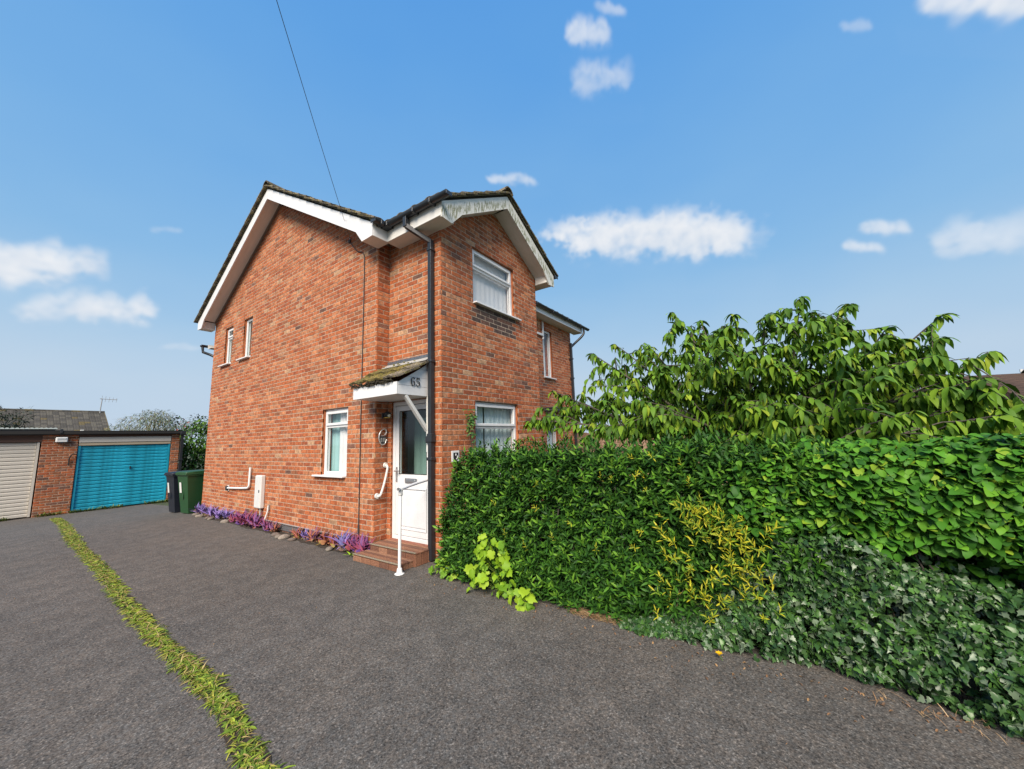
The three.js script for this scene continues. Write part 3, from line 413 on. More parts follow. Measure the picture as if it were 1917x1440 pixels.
{ const t = thing('number_emblem', 'round silver and black numeral emblem on the brick under the lamp', 'emblem', [.125, 1.665, .010]);
  const c = []; for (let i = 0; i <= 26; i++) { const u = i / 26, a = .75 + u * 5.9, q = .085 + .004 * Math.sin(u * 9); c.push(u < .12 ? V(.055 - u * .2, .085 + u * .14, .012) : V(Math.cos(a) * .072 * (u > .86 ? .92 : 1), Math.sin(a) * .108 + .0, .012)); }
  mesh('ring', tube([V(.040, .02, .012), V(.066, .075, .012), V(.045, .115, .012), V(-.02, .10, .012), V(-.066, .02, .012), V(-.062, -.06, .012), V(-.02, -.118, .012), V(.04, -.105, .012), V(.068, -.04, .012)], .009, 50, 8), M([.62, .61, .58], { metalness: .7, roughness: .35 }), t);
  const h = new THREE.Shape(); h.absellipse(0, -.015, .064, .098, Math.PI, 2 * Math.PI, false); h.lineTo(.064, .008); h.lineTo(-.058, .008); mesh('black_disc', new THREE.ExtrudeGeometry(h, { depth: .012, bevelEnabled: false }), blackP, t);
  for (const x of [-.032, .004, .036]) mesh('stroke', rbox(.011, .065, .006, x, -.048, .015, .003), M([.55, .55, .52], { metalness: .6, roughness: .4 }), t);
  mesh('loop', tube([V(-.035, .012, .012), V(.02, .022, .012), V(.052, .055, .012), V(.055, .085, .012), V(.035, .105, .012)], .007, 20, 8), M([.52, .47, .44], { metalness: .6, roughness: .4 }), t); }
{ const t = thing('wall_plaque', 'small square white plaque with a dark shield on the front wall', 'plaque', [.475, 1.355, ED + .004]);
  mesh('plate', rbox(.15, .15, .016, 0, 0, .008, .006), white, t);
  const s = new THREE.Shape(); s.moveTo(-.048, .048); s.lineTo(.048, .048); s.lineTo(.048, -.015); s.quadraticCurveTo(.04, -.055, 0, -.064); s.quadraticCurveTo(-.04, -.055, -.048, -.015); mesh('shield', new THREE.ExtrudeGeometry(s, { depth: .004, bevelEnabled: false }).translate(0, 0, .016), blackP, t);
  mesh('bird_mark', merge([new THREE.SphereGeometry(.014, 10, 8).scale(.8, 1.3, .3).translate(0, .018, .021), tube([V(.0, -.045, .021), V(.022, -.03, .021), V(.03, .005, .021)], .005, 10, 6)]), white, t); }
{ const t = thing('gas_meter_box', 'tall white plastic meter box on the gable wall above the border', 'meter box', [-.002, 0, -3.67]);
  mesh('case', rbox(.085, .64, .26, -.0425, .685, 0, .018), whiteOld, t); mesh('lid', rbox(.016, .61, .235, -.086, .685, .0, .008), M([.70, .70, .68], { map: paintMap, roughness: .5 }), t);
  mesh('lock', rbox(.012, .05, .03, -.095, .70, .085, .004), blackP, t); mesh('riser_pipe', tube([V(-.04, .37, .06), V(-.04, .2, .06), V(-.04, .0, .06)], .016, 6, 8), M([.35, .34, .32], { roughness: .6 }), t); }
{ const t = thing('waste_pipe', 'white elbowed waste pipe ending in a black socket on the gable wall', 'pipe', [-.005, 0, 0]), w = M([.78, .78, .76], { roughness: .4 });
  mesh('pipe', tube([V(-.035, 1.15, -4.20), V(-.035, .90, -4.21), V(-.035, .77, -4.22), V(-.035, .735, -4.26), V(-.035, .72, -4.40), V(-.035, .68, -5.32)], .021, 50, 10), w, t);
  mesh('socket', merge([rbox(.06, .10, .08, -.03, .672, -5.37, .012)]), blackP, t); mesh('wall_plate', rbox(.02, .12, .11, -.01, .672, -5.38, .008), whiteOld, t); }
{ const t = thing('drain_hose', 'short grey and white drain pipe leaning at the foot of the gable', 'pipe', [0, 0, 0]); mesh('hose', tube([V(-.03, .44, -3.30), V(-.035, .32, -3.31), V(-.05, .22, -3.34), V(-.07, .12, -3.36), V(-.06, .005, -3.35)], .016, 24, 8), whiteOld, t); mesh('clip', rbox(.03, .10, .03, -.02, .40, -3.30), M([.25, .22, .2], { roughness: .7 }), t); }
{ const t = thing('overhead_wire', 'thin dark telephone wire running up from the gable into the sky', 'wire', [0, 5.1, -.80]), A = V(0, 0, 0), B = V(-2.14, .9, 2.14), p = []; for (let i = 0; i <= 16; i++) { const u = i / 16 * 2.6; p.push(B.clone().multiplyScalar(u).add(V(0, -.05 * u * (2.6 - u), 0))); } mesh('line', tube(p, .0034, 40, 6), M([.07, .07, .075]), t); mesh('hook', tube([V(.0, -.02, 0), V(-.02, .0, .01), V(-.03, .012, .03)], .008, 8, 6), steel, t); }

// ------------------------------------------------------------------ garages
{
  const gz = -13, g0 = -.25, t = thing('garage_block', 'low flat roofed brick garage pair with a blue and a cream door', 'garage', [0, 0, 0]);
  let gr = [];
  gr.push(...brickWall(t, 'brick_pier', { pos: [-2.24, g0, gz], rotY: 0, outline: [[0, -.1], [.72, -.1], [.72, 2.36], [0, 2.36]], W: .72, y0: 0, y1: 2.34, weights: W_GARAGE, seed: 91, thick: .2 }));
  gr.push(...brickWall(t, 'brick_pier', { pos: [.72, g0, gz], rotY: 0, outline: [[0, -.1], [.22, -.1], [.22, 2.36], [0, 2.36]], W: .22, y0: 0, y1: 2.34, weights: W_GARAGE, seed: 92, thick: .2 }));
  layBricks(gr, 90);
  mesh('side_wall', merge([box(.2, 2.5, 5, .83, g0 + 1.1, gz - 2.72), box(.2, 2.5, 5, -5.4, g0 + 1.1, gz - 2.72), box(6.4, 2.5, .2, -2.3, g0 + 1.1, gz - 5.3), box(.15, 2.4, 4.8, -1.9, g0 + 1.1, gz - 2.8)]), reveal, t);
  const doorUp = (name, x0, x1, ya, yb, n, mat, lab) => { const d = part(name, t); d.userData.label = lab; const h = (yb - ya) / n; mesh('frame', merge([box(.05, yb - ya, .06, x0 + .025, (ya + yb) / 2, gz - .06), box(.05, yb - ya, .06, x1 - .025, (ya + yb) / 2, gz - .06)]), mat, d); for (let i = 0; i < n; i++) { const g = extr([[0, 0], [0, h - .004], [-.018, h - .030], [-.018, .016]], x1 - x0 - .11); g.rotateY(Math.PI / 2); g.translate(x0 + .055, ya + i * h, gz - .085); mesh('slat', g, mat, d); } mesh('backing', box(x1 - x0 - .1, yb - ya - .01, .012, (x0 + x1) / 2, (ya + yb) / 2, gz - .094), mat, d); mesh('handle', merge([rbox(.03, .10, .03, (x0 + x1) / 2 + .12, ya + (yb - ya) * .62, gz - .045, .01)]), blackP, d); return d; };
  const fadeMap = dataTex(256, (x, y) => { const a = per(x, y, 5, 61) * .6 + per(x, y, 19, 62) * .4, q = cl(.80 + (a - .5) * .34 - (per(x, y, 90, 63) > .88 ? .12 : 0)); return [cl(q * (1 + (a - .5) * .5)), q, q]; }, true), blueM = M([.014, .50, .72], { map: fadeMap, roughness: .5 }), creamM = M([.60, .55, .47], { map: paintMap, roughness: .5 });
  doorUp('garage_door', -1.5, .70, g0 + .03, 1.78, 18, blueM, 'blue ribbed up and over garage door'); doorUp('garage_door', -4.55, -2.27, g0 + .03, 1.92, 20, creamM, 'cream ribbed up and over garage door');
  mesh('door_head', merge([rbox(2.2, .085, .06, -.40, 1.83, gz - .045)]), M([.50, .41, .29], { map: paintMap, roughness: .6 }), t);
  mesh('fascia_panel', rbox(2.2, .17, .03, -.40, 1.968, gz - .012), M([.66, .60, .53], { map: paintMap, roughness: .6 }), t);
  mesh('lintel', merge([box(2.35, .20, .08, -3.41, 2.03, gz - .04), box(2.3, .07, .03, -.40, 2.09, gz - .02)]), M([.10, .055, .04], { roughness: .9 }), t);
  mesh('flat_roof', merge([box(6.7, .10, 5.5, -2.3, 2.20, gz - 2.6)]), blackMatte, t);
  const cor = []; for (let i = 0; i < 40; i++) { const g = new THREE.CylinderGeometry(.045, .045, 4.8, 8, 1, false, 0, Math.PI); g.rotateZ(Math.PI / 2); g.rotateY(Math.PI / 2); g.rotateX(-.02); g.translate(-5.5 + i * .09, 2.27, gz - 2.7); cor.push(g); } mesh('corrugated_sheet', merge(cor), M([.50, .56, .53], { roughness: .6 }), t);
  const a = gut(3.65); a.rotateY(Math.PI / 2); a.scale(1, 1.3, 1.1); a.translate(-5.55, 2.265, gz + .09); const b = gut(2.95); b.rotateY(Math.PI / 2); b.scale(1, 1.3, 1.1); b.translate(-1.88, 2.25, gz + .09);
  mesh('gutter', merge([a, b, rbox(.06, .13, .15, -1.9, 2.235, gz + .09, .01), box(6.6, .13, .03, -2.3, 2.19, gz + .012)]), blackP, t);
  mesh('downpipe', merge([bar(V(.99, 2.2, gz + .07), V(.99, g0, gz + .07), .075, .075), rbox(.16, .12, .16, .99, 2.15, gz + .08, .02), rbox(.11, .06, .11, .99, 1.2, gz + .07)]), blackP, t);
}
{ const t = thing('security_light', 'white rectangular floodlight on the brick pier between the garage doors', 'floodlight', [-1.87, 1.98, -12.97]); mesh('housing', rbox(.24, .15, .09, 0, 0, .06, .02), M([.72, .72, .70], { roughness: .4 }), t); mesh('lens', rbox(.18, .06, .012, 0, .025, .108, .006), M([.45, .47, .47], { roughness: .2 }), t); mesh('sensor', merge([rbox(.07, .035, .06, 0, -.095, .07, .012), rbox(.26, .17, .02, 0, 0, .012, .01)]), blackP, t); }
{ const t = thing('wall_hook', 'black iron bracket on the brick pier beside the blue garage door', 'bracket', [-1.66, 1.36, -12.98]); mesh('arm', merge([tube([V(.13, .16, .02), V(.05, .17, .04), V(0, .08, .04), V(-.01, -.02, .03)], .016, 16, 6), rbox(.03, .22, .02, -.005, -.06, .012)]), blackMatte, t); }

// wheeled bins
function bin(name, label, pos, rot, color) {
  const t = thing(name, label, 'bin', pos, 'wheeled bins by the gable end'); t.rotation.y = rot; const m = M(color, { roughness: .5, map: paintMap });
  const w0 = .20, w1 = .265, d0 = .22, d1 = .33, h = .95, P = [[-w0, 0, -d0], [w0, 0, -d0], [w0, 0, d0], [-w0, 0, d0], [-w1, h, -d1], [w1, h, -d1], [w1, h, d1], [-w1, h, d1]];
  const f = (a, b, c, d) => [P[a], P[b], P[c], P[a], P[c], P[d]].flat(), g = new THREE.BufferGeometry(); g.setAttribute('position', new THREE.Float32BufferAttribute([...f(0, 1, 5, 4), ...f(1, 2, 6, 5), ...f(2, 3, 7, 6), ...f(3, 0, 4, 7), ...f(3, 2, 1, 0)], 3)); g.setAttribute('uv', new THREE.Float32BufferAttribute(g.attributes.position.array.filter((v, i) => i % 3 < 2), 2)); g.computeVertexNormals(); g.translate(0, .02, 0);
  mesh('body', merge([g, rbox(.05, .50, .012, 0, .62, .285, .01).rotateX(.0)]), m, t);
  mesh('rim', merge([rbox(.56, .045, .03, 0, .955, .325, .01), rbox(.56, .045, .03, 0, .955, -.325, .01), rbox(.03, .045, .66, .265, .955, 0, .01), rbox(.03, .045, .66, -.265, .955, 0, .01)]), m, t);
  const lid = new THREE.SphereGeometry(1, 20, 8, 0, 6.2832, 0, Math.PI / 2); lid.scale(.40, .085, .50); { const p = lid.attributes.position; for (let i = 0; i < p.count; i++) { p.setX(i, Math.max(-.285, Math.min(.285, p.getX(i) * 1.25))); p.setZ(i, Math.max(-.36, Math.min(.37, p.getZ(i) * 1.3))); } lid.computeVertexNormals(); } lid.translate(0, .985, 0);
  mesh('lid', merge([lid, rbox(.58, .035, .74, 0, .982, 0, .015)]), m, t);
  mesh('handle', merge([tube([V(-.23, .93, -.38), V(0, .93, -.41), V(.23, .93, -.38)], .016, 12, 8)]), m, t);
  for (const x of [-.25, .25]) { const wh = new THREE.CylinderGeometry(.10, .10, .045, 20); wh.rotateZ(Math.PI / 2); wh.translate(x, .10, -.26); mesh('wheel', wh, blackMatte, t); }
  mesh('sticker', (() => { const s = rbox(.10, .26, .006, -.10, .66, .300, .004); s.rotateX(.115); s.translate(0, .03, -.065); return s; })(), M([.62, .63, .60], { roughness: .6 }), t); return t;
}
bin('wheeled_bin', 'green wheeled bin standing against the far end of the brick gable', [.02, gy(-7.55) + .002, -7.52], -Math.PI / 2 + .12, [.016, .070, .022]);
bin('wheeled_bin', 'dark navy wheeled bin tucked behind the green bin', [-.03, gy(-8.4) + .002, -8.30], -Math.PI / 2 + .05, [.010, .014, .024]);
// ------------------------------------------------------------------ leaves
function leafGeo(L, W, { seg = 3, fold = .25, droop = .25, peak = .42, sharp = 1 } = {}) { // blade along +z, face up +y, folded at the midrib
  const P = [], U = [], I = [];
  for (let i = 0; i <= seg; i++) { const t = i / seg, w = W / 2 * Math.pow(Math.sin(Math.PI * Math.pow(t, Math.log(.5) / Math.log(peak))), sharp) + (i === 0 ? .0012 : 0), y = -droop * L * t * t, z = L * t * (1 - .3 * droop * t);
    P.push(-w, y + w * fold, z, 0, y, z, w, y + w * fold, z); U.push(0, t, .5, t, 1, t); if (i) { const a = (i - 1) * 3; for (const k of [0, 1]) I.push(a + k, a + k + 3, a + k + 1, a + k + 1, a + k + 3, a + k + 4); } }
  const g = new THREE.BufferGeometry(); g.setAttribute('position', new THREE.Float32BufferAttribute(P, 3)); g.setAttribute('uv', new THREE.Float32BufferAttribute(U, 2)); g.setIndex(I); g.computeVertexNormals(); return g;
}
function outlineLeaf(pts, S, cup = .12) { // lobed blade from an outline in (x, z), slightly cupped
  const s = new THREE.Shape(pts.map((p) => new THREE.Vector2(p[0] * S, p[1] * S))), g = new THREE.ShapeGeometry(s, 2); g.rotateX(Math.PI / 2); const p = g.attributes.position; for (let i = 0; i < p.count; i++) { const x = p.getX(i), z = p.getZ(i); p.setY(i, Math.abs(x) * cup * 2 - z * z / S * cup); } g.computeVertexNormals(); return g;
}
const IVY = [[0, 0], [.16, -.10], [.36, -.06], [.52, .10], [.30, .34], [.34, .52], [.14, .62], [0, 1], [-.14, .62], [-.34, .52], [-.30, .34], [-.52, .10], [-.36, -.06], [-.16, -.10]];
const LIME = [[0, .02], [.20, -.10], [.44, .02], [.50, .24], [.40, .36], [.54, .56], [.36, .78], [.20, .74], [0, .98], [-.20, .74], [-.36, .78], [-.54, .56], [-.40, .36], [-.50, .24], [-.44, .02], [-.20, -.10]];
const OVAL = [[0, 0], [.22, .02], [.40, .20], [.46, .42], [.36, .66], [.30, .70], [.20, .88], [0, 1], [-.20, .88], [-.32, .68], [-.36, .64], [-.46, .42], [-.40, .20], [-.22, .02]];
const leafMat = (c, o = {}) => new THREE.MeshPhysicalMaterial({ color: new THREE.Color().setRGB(...c), roughness: o.r || .5, transmission: o.t || 0, thickness: 0, side: THREE.DoubleSide, specularIntensity: o.s === undefined ? .5 : o.s });
function leafMatrix(p, dir, nrm, s) { const z = dir.clone().normalize(), x = nrm.clone().cross(z).normalize(), y = z.clone().cross(x); return new THREE.Matrix4().makeBasis(x.multiplyScalar(s), y.multiplyScalar(s), z.multiplyScalar(s)).setPosition(p); }
// list: {m, k (tone), g (shape), d (depth under the surface)}; the largest in view become leaves of their own
function putLeaves(t, list, geos, tones, opt = {}, own = 300, name = 'leaf') {
  const mats = tones.map((c) => leafMat(c, opt)), e = V(0, 0, 0), off = t.position;
  for (const l of list) { e.setFromMatrixPosition(l.m).add(off); l.q = e.distanceTo(EYE) + (l.d || 0) * 8; }
  const order = list.slice().sort((a, b) => a.q - b.q); const big = order.slice(0, own), rest = order.slice(own);
  for (const l of big) { const m = mesh(name, geos[l.g % geos.length], mats[l.k % mats.length], t); m.applyMatrix4(l.m); }
  const wm = leafMat([1, 1, 1], opt), r = rng(list.length), c = new THREE.Color();
  geos.forEach((g, gi) => { const l = rest.filter((x) => x.g % geos.length === gi); if (!l.length) return; const im = new THREE.InstancedMesh(g, wm, l.length); im.name = 'foliage'; im.userData.kind = 'stuff'; im.castShadow = im.receiveShadow = true; l.forEach((x, i) => { im.setMatrixAt(i, x.m); const q = tones[x.k % tones.length], k = .8 + r() * .4; im.setColorAt(i, c.setRGB(q[0] * k, q[1] * k, q[2] * k)); }); t.add(im); });
}
const rdir = (r) => { const a = r() * 6.2832, y = r() * 2 - 1, s = Math.sqrt(1 - y * y); return V(Math.cos(a) * s, y, Math.sin(a) * s); };
// cross section of the clipped hedge: front foot, front shoulder, top, back; u runs 0..1 from the foot to the back
function hedgeSurf(u, z, H) { const lump = (fbm(z * 1.6, u * 5, 2, 3) - .5); let x, y, n; if (u < .62) { const v = u / .62; x = -.20 + .06 * Math.sin(v * 3) + .05 * v; y = v * (H - .16) + .02; n = V(-1, .12, 0); } else if (u < .76) { const a = (u - .62) / .14 * Math.PI / 2; x = .0 - .16 * Math.cos(a) + .02; y = H - .16 + .16 * Math.sin(a); n = V(-Math.cos(a), Math.sin(a), 0); } else { x = .02 + (u - .76) / .24 * .95; y = H; n = V(-.1, 1, 0); } return { p: V(x - lump * .16 * -n.x, y + lump * .14 * n.y, z), n }; }
const hedgeH = (z) => 1.47 * sstep(1.38, 1.92, z) * (z > 4.6 ? .965 : 1) + .06 * (fbm(z * .9, 3, 3, 2) - .5) + (z < 1.92 ? .55 * (1 - sstep(1.38, 1.92, z)) : 0);
const ivyTop = (z) => z < 3.7 ? 0 : z < 4.3 ? (z - 3.7) * .42 : z < 4.75 ? .25 + (z - 4.3) * 1.35 : .86 - .17 * sstep(5.2, 5.6, z) + .05 * Math.sin(z * 5);

{ // clipped evergreen hedge with narrow leaves
  const t = thing('evergreen_hedge', 'clipped dark green narrow leaved hedge running out from the front wall', 'hedge', [0, 0, 0]), r = rng(101), list = [];
  const tones = [[.034, .100, .013], [.025, .078, .012], [.045, .125, .014], [.020, .062, .012], [.075, .19, .018], [.115, .24, .024]];
  for (let k = 0; k < 6800; k++) { // shoots with leaves in twos
    const z = 1.46 + Math.pow(r(), .95) * 3.87, u = r() < .78 ? r() * .70 : r(), dep = Math.pow(r(), 1.3) * .22, { p, n } = hedgeSurf(u, z, hedgeH(z)); if (p.y < ivyTop(z) * .7) continue;
    if (z < 1.75) p.x += (1.75 - z) * .35;
    p.addScaledVector(n, -dep + .02); const ax = n.clone().multiplyScalar(.8).add(V(0, .75, 0)).addScaledVector(rdir(r), .55); if (z < 1.7) ax.z -= .6; ax.normalize(); const side = ax.clone().cross(rdir(r)).normalize(), nl = 5 + Math.floor(r() * 4), young = dep < .03 && r() < .5;
    for (let i = 0; i < nl; i++) { const f = i / nl, q = p.clone().addScaledVector(ax, .075 * f), a = i * 2.4, ls = side.clone().applyAxisAngle(ax, a), dir = ls.multiplyScalar(1.0 - f * .55).addScaledVector(ax, .45 + f * .8).addScaledVector(rdir(r), .15), nrm = ax.clone().addScaledVector(rdir(r), .25); list.push({ m: leafMatrix(q, dir, nrm, .75 + r() * .6), k: young && f > .45 ? 4 + Math.floor(r() * 2) : Math.floor(r() * 4), g: Math.floor(r() * 3), d: dep }); }
  }
  for (let k = 0; k < 15000; k++) { const z = 1.62 + r() * 3.6, y = .05 + r() * (hedgeH(z) - .1), x = -.05 + r() * 1.0; list.push({ m: leafMatrix(V(x, y, z), rdir(r), V(-.4, .8, 0).addScaledVector(rdir(r), .6), .9 + r() * .6), k: Math.floor(r() * 4), g: Math.floor(r() * 3), d: 1 }); }
  putLeaves(t, list, [leafGeo(.062, .019, { fold: .3, droop: .15 }), leafGeo(.070, .018, { fold: .35, droop: .35 }), leafGeo(.055, .020, { fold: .25, droop: .05 })], tones, { r: .45, s: .28 }, 300);
  const st = []; for (let k = 0; k < 260; k++) { const z = 1.5 + r() * 3.5, x = .0 + r() * .8, hh = Math.min(1.25, hedgeH(z) - .15); st.push(taper([V(x, 0, z), V(x + (r() - .5) * .1, hh * .35, z + (r() - .5) * .2), V(x + (r() - .5) * .3, hh * (.75 + r() * .25), z + (r() - .5) * .5)], .012, .004, 5)); } mesh('stem', merge(st), barkM, t);
}
{ // golden sprays through the hedge
  const t = thing('golden_shrub', 'yellow leaved shrub growing through the hedge above the ivy', 'shrub', [0, 0, 0]), r = rng(102), list = [], tones = [[.36, .36, .020], [.27, .31, .022], [.15, .24, .02], [.42, .39, .024], [.08, .17, .018]];
  const spots = []; for (let k = 0; k < 62; k++) spots.push([4.05 + r() * .78, .26 + r() * .62, .8 + r() * .4]); for (let k = 0; k < 26; k++) spots.push([4.47 + (r() - .5) * .34, .76 + r() * .22, 1 + r() * .3]); for (let k = 0; k < 12; k++) spots.push([2.3 + r() * 1.7, .3 + r() * 1.1, .7]); for (let k = 0; k < 10; k++) spots.push([3.6 + r() * .9, 1.0 + r() * .4, .7]); for (let k = 0; k < 8; k++) spots.push([3.85 + r() * .6, .12 + r() * .25, .9]);
  for (const [z, y, s] of spots) { const p = V(-.215 + r() * .09 - r() * .05, y, z), ax = V(-.55, .75, 0).addScaledVector(rdir(r), .5).normalize(), side = ax.clone().cross(rdir(r)).normalize(), nl = 9 + Math.floor(r() * 6); for (let i = 0; i < nl; i++) { const f = i / nl, q = p.clone().addScaledVector(ax, .11 * f * s), ls = side.clone().applyAxisAngle(ax, i * 2.4); list.push({ m: leafMatrix(q, ls.multiplyScalar(1.1 - f * .8).addScaledVector(ax, .3 + f).addScaledVector(rdir(r), .12), ax.clone().addScaledVector(rdir(r), .2), (.7 + r() * .5) * s), k: f > .35 ? Math.floor(r() * 4) : 2 + Math.floor(r() * 3), g: 0, d: 0 }); } }
  putLeaves(t, list, [leafGeo(.056, .011, { fold: .3, droop: .2 })], tones, { r: .5 }, 300);
  const st = spots.slice(0, 70).map(([z, y]) => taper([V(.02, Math.max(0, y - .25), z + .02), V(-.08, y - .08, z), V(-.20, y, z)], .003, .002, 4)); mesh('stem', merge(st), M([.14, .17, .04], { roughness: .9 }), t);
}
{ // broad leaved climber smothering the far part of the hedge
  const t = thing('leafy_climber', 'bright green broad leaved climber hanging over the top of the hedge above the ivy', 'climber', [0, 0, 0]), r = rng(103), list = [], tones = [[.046, .150, .013], [.035, .120, .012], [.062, .185, .015], [.026, .090, .012], [.095, .235, .018], [.17, .27, .022]];
  for (let k = 0; k < 18000; k++) { const z = 4.62 + Math.pow(r(), .85) * 3.4, H = hedgeH(z) + .0, u = .30 + r() * (r() < .8 ? .45 : .7), { p, n } = hedgeSurf(Math.min(1, u), z, H), dep = Math.pow(r(), 1.4) * .15; const low = z > 5.4 ? .82 + .05 * Math.sin(z * 9) : ivyTop(z) + .02; if (p.y < low || (z < 4.85 && r() < .5)) continue; if (p.y > H - .04 && z < 4.9) continue;
    p.addScaledVector(n, -dep + .05 + (fbm(z * 3, p.y * 4, 9, 2) - .5) * .14); const dir = V(-.55, -.45, 0).addScaledVector(rdir(r), .65), nrm = n.clone().multiplyScalar(.7).add(V(0, .8, 0)).addScaledVector(rdir(r), .50); list.push({ m: leafMatrix(p, dir, nrm, .7 + r() * .65), k: r() < .06 ? 5 : Math.floor(r() * 5), g: Math.floor(r() * 3), d: dep }); }
  for (let k = 0; k < 8500; k++) { const z = 5.0 + r() * 3.0, y = .45 + r() * .9, x = -.04 + r() * .95; list.push({ m: leafMatrix(V(x, y, z), rdir(r), V(-.4, .8, 0).addScaledVector(rdir(r), .6), .9 + r() * .5), k: Math.floor(r() * 4), g: Math.floor(r() * 3), d: 1 }); }
  putLeaves(t, list, [outlineLeaf(OVAL, .052, .14), outlineLeaf(OVAL.map((p) => [p[0] * .82, p[1]]), .062, .28), outlineLeaf(OVAL.map((p) => [p[0] * 1.08, p[1]]), .044, .08)], tones, { r: .5, s: .28 }, 300);
  const st = []; for (let k = 0; k < 80; k++) { const z = 5.0 + r() * 2.2, xx = r() * .8; st.push(taper([V(xx, 0, z), V(xx * .8 - .05, .7, z + (r() - .5) * .3), V(-.18, 1.2, z + (r() - .5) * .5)], .008, .004, 5)); } mesh('stem', merge(st), barkM, t);
}
{ // ivy mound at the foot
  const t = thing('ivy_bank', 'glossy dark ivy banked up along the foot of the hedge beside the drive', 'ivy', [0, 0, 0]), r = rng(104), list = [], tones = [[.030, .078, .022], [.040, .095, .026], [.055, .115, .036], [.024, .062, .020], [.062, .145, .028], [.13, .18, .11]];
  for (let k = 0; k < 30000; k++) { const z = 3.72 + r() * 4.2, top = ivyTop(z) + (fbm(z * 3, 1, 1, 2) - .5) * .15, v = Math.pow(r(), .85), y = v * top + .01, b = Math.sin(Math.min(1, v * 1.15) * Math.PI * .5), x = -.27 - .05 * Math.sin(z * 2.3) + .10 * b * b + (fbm(z * 2.6, y * 3.4, 7, 3) - .5) * .34 + (fbm(z * 11, y * 12, 3, 2) - .5) * .10, dep = Math.pow(r(), 1.3) * .13; if (fbm(z * 9, y * 10, 5, 2) < .24) continue;
    const n = V(-.75, .45 + .4 * v, 0).addScaledVector(rdir(r), .75), p = V(x + dep, y, z), dir = V(-.25, -.55, 0).addScaledVector(rdir(r), .85); list.push({ m: leafMatrix(p, dir, n, .65 + r() * .75), k: Math.floor(r() * 6), g: Math.floor(r() * 3), d: dep }); }
  for (let k = 0; k < 5000; k++) { const z = 3.75 + r() * 3.2, y = r() * (ivyTop(z) + .1), x = -.08 + r() * .35; list.push({ m: leafMatrix(V(x, y, z), rdir(r), V(-.7, .5, 0).addScaledVector(rdir(r), .6), .8 + r() * .6), k: Math.floor(r() * 6), g: Math.floor(r() * 3), d: 1 }); }
  putLeaves(t, list, [outlineLeaf(IVY, .036, .14), outlineLeaf(IVY.map((p) => [p[0] * .8, p[1] * 1.05]), .042, .26), outlineLeaf(IVY.map((p) => [p[0] * .95, p[1] * .9]), .031, .08)], tones, { r: .30, s: .6 }, 300);
  const st = []; for (let k = 0; k < 16; k++) { const z = 3.8 + r() * 2.6; st.push(taper([V(-.10, 0, z), V(-.14 - r() * .04, .12 + r() * .2, z + (r() - .5) * .3), V(-.06, .35 + r() * .2, z + (r() - .5) * .5)], .004, .002, 4)); } mesh('stem', merge(st), M([.20, .15, .09], { roughness: .9 }), t);
}
function limePlant(name, label, pos, h, spread, n, S, seed) {
  const t = thing(name, label, 'plant', pos, 'lime leaved plants at the hedge foot'), r = rng(seed), tones = [[.25, .42, .018], [.20, .36, .016], [.31, .46, .025], [.14, .29, .018]], st = [], list = [];
  for (let k = 0; k < n; k++) { const f = k / n, y = .04 + h * f * (.85 + r() * .25), p = V(-.10 - r() * .10 * (1 - f) - .04, y, (r() - .5) * spread * (1 - .55 * f)), nrm = V(-.65, .65, 0).addScaledVector(rdir(r), .6), dir = V(-.3, -.55, (p.z) * 1.2).addScaledVector(rdir(r), .55); list.push({ m: leafMatrix(p, dir, nrm, S * (.6 + r() * .75)), k: Math.floor(r() * 4), g: Math.floor(r() * 3), d: 0 }); st.push(taper([V(0, 0, p.z * .3), V(-.03, y * .6, p.z * .7), p], .004, .002, 4)); }
  putLeaves(t, list, [outlineLeaf(LIME, 1, .20), outlineLeaf(LIME.map((p) => [p[0] * .8, p[1] * 1.05]), .9, .34), outlineLeaf(LIME.map((p) => [p[0] * 1.1, p[1] * .9]), .7, .10)], tones, { r: .55, t: .25 }, 300); mesh('stem', merge(st), M([.25, .36, .06], { roughness: .8 }), t);
}
limePlant('lime_leaved_plant', 'tall plant with large lime green lobed leaves at the hedge foot', [-.14, 0, 2.42], .54, .62, 78, .084, 111);
limePlant('lime_leaved_plant', 'small lime green seedling spilling onto the drive from the hedge foot', [-.20, 0, 2.84], .12, .22, 13, .09, 112);
limePlant('lime_leaved_plant', 'low lime green leafy weeds between the door steps and the hedge', [.0, 0, 1.62], .17, .50, 44, .058, 113);
{ // sprig climbing the wall by the window
  const t = thing('wall_creeper', 'leafy green sprig climbing the front wall beside the lower window', 'creeper', [.80, 0, ED + .02]), r = rng(114), list = [], pth = [V(.06, .9, .05), V(.02, 1.3, .04), V(-.04, 1.6, .03), V(-.08, 1.86, .04), V(-.04, 1.95, .05)];
  mesh('stem', taper(new THREE.CatmullRomCurve3(pth).getPoints(16), .008, .003, 5), barkM, t); const cv = new THREE.CatmullRomCurve3(pth);
  for (let k = 0; k < 120; k++) { const p = cv.getPoint(Math.pow(r(), .8)); p.add(V((r() - .5) * .12, (r() - .5) * .06, r() * .06)); list.push({ m: leafMatrix(p, V(0, -.5, .3).addScaledVector(rdir(r), .7), V(-.3, .5, .8).addScaledVector(rdir(r), .4), .7 + r() * .6), k: Math.floor(r() * 4), g: 0, d: 0 }); }
  for (let k = 0; k < 12; k++) { const p = V(-.10 + (r() - .5) * .16, 1.92 + r() * .1, .06); list.push({ m: leafMatrix(p, V((r() - .5) * 2, .1, .3), V(0, 1, .6), 1.3), k: k % 4, g: 0, d: 0 }); }
  putLeaves(t, list, [leafGeo(.075, .030, { droop: .3 })], [[.05, .12, .03], [.07, .16, .03], [.035, .09, .025], [.16, .22, .05]], { r: .45 }, 140);
}

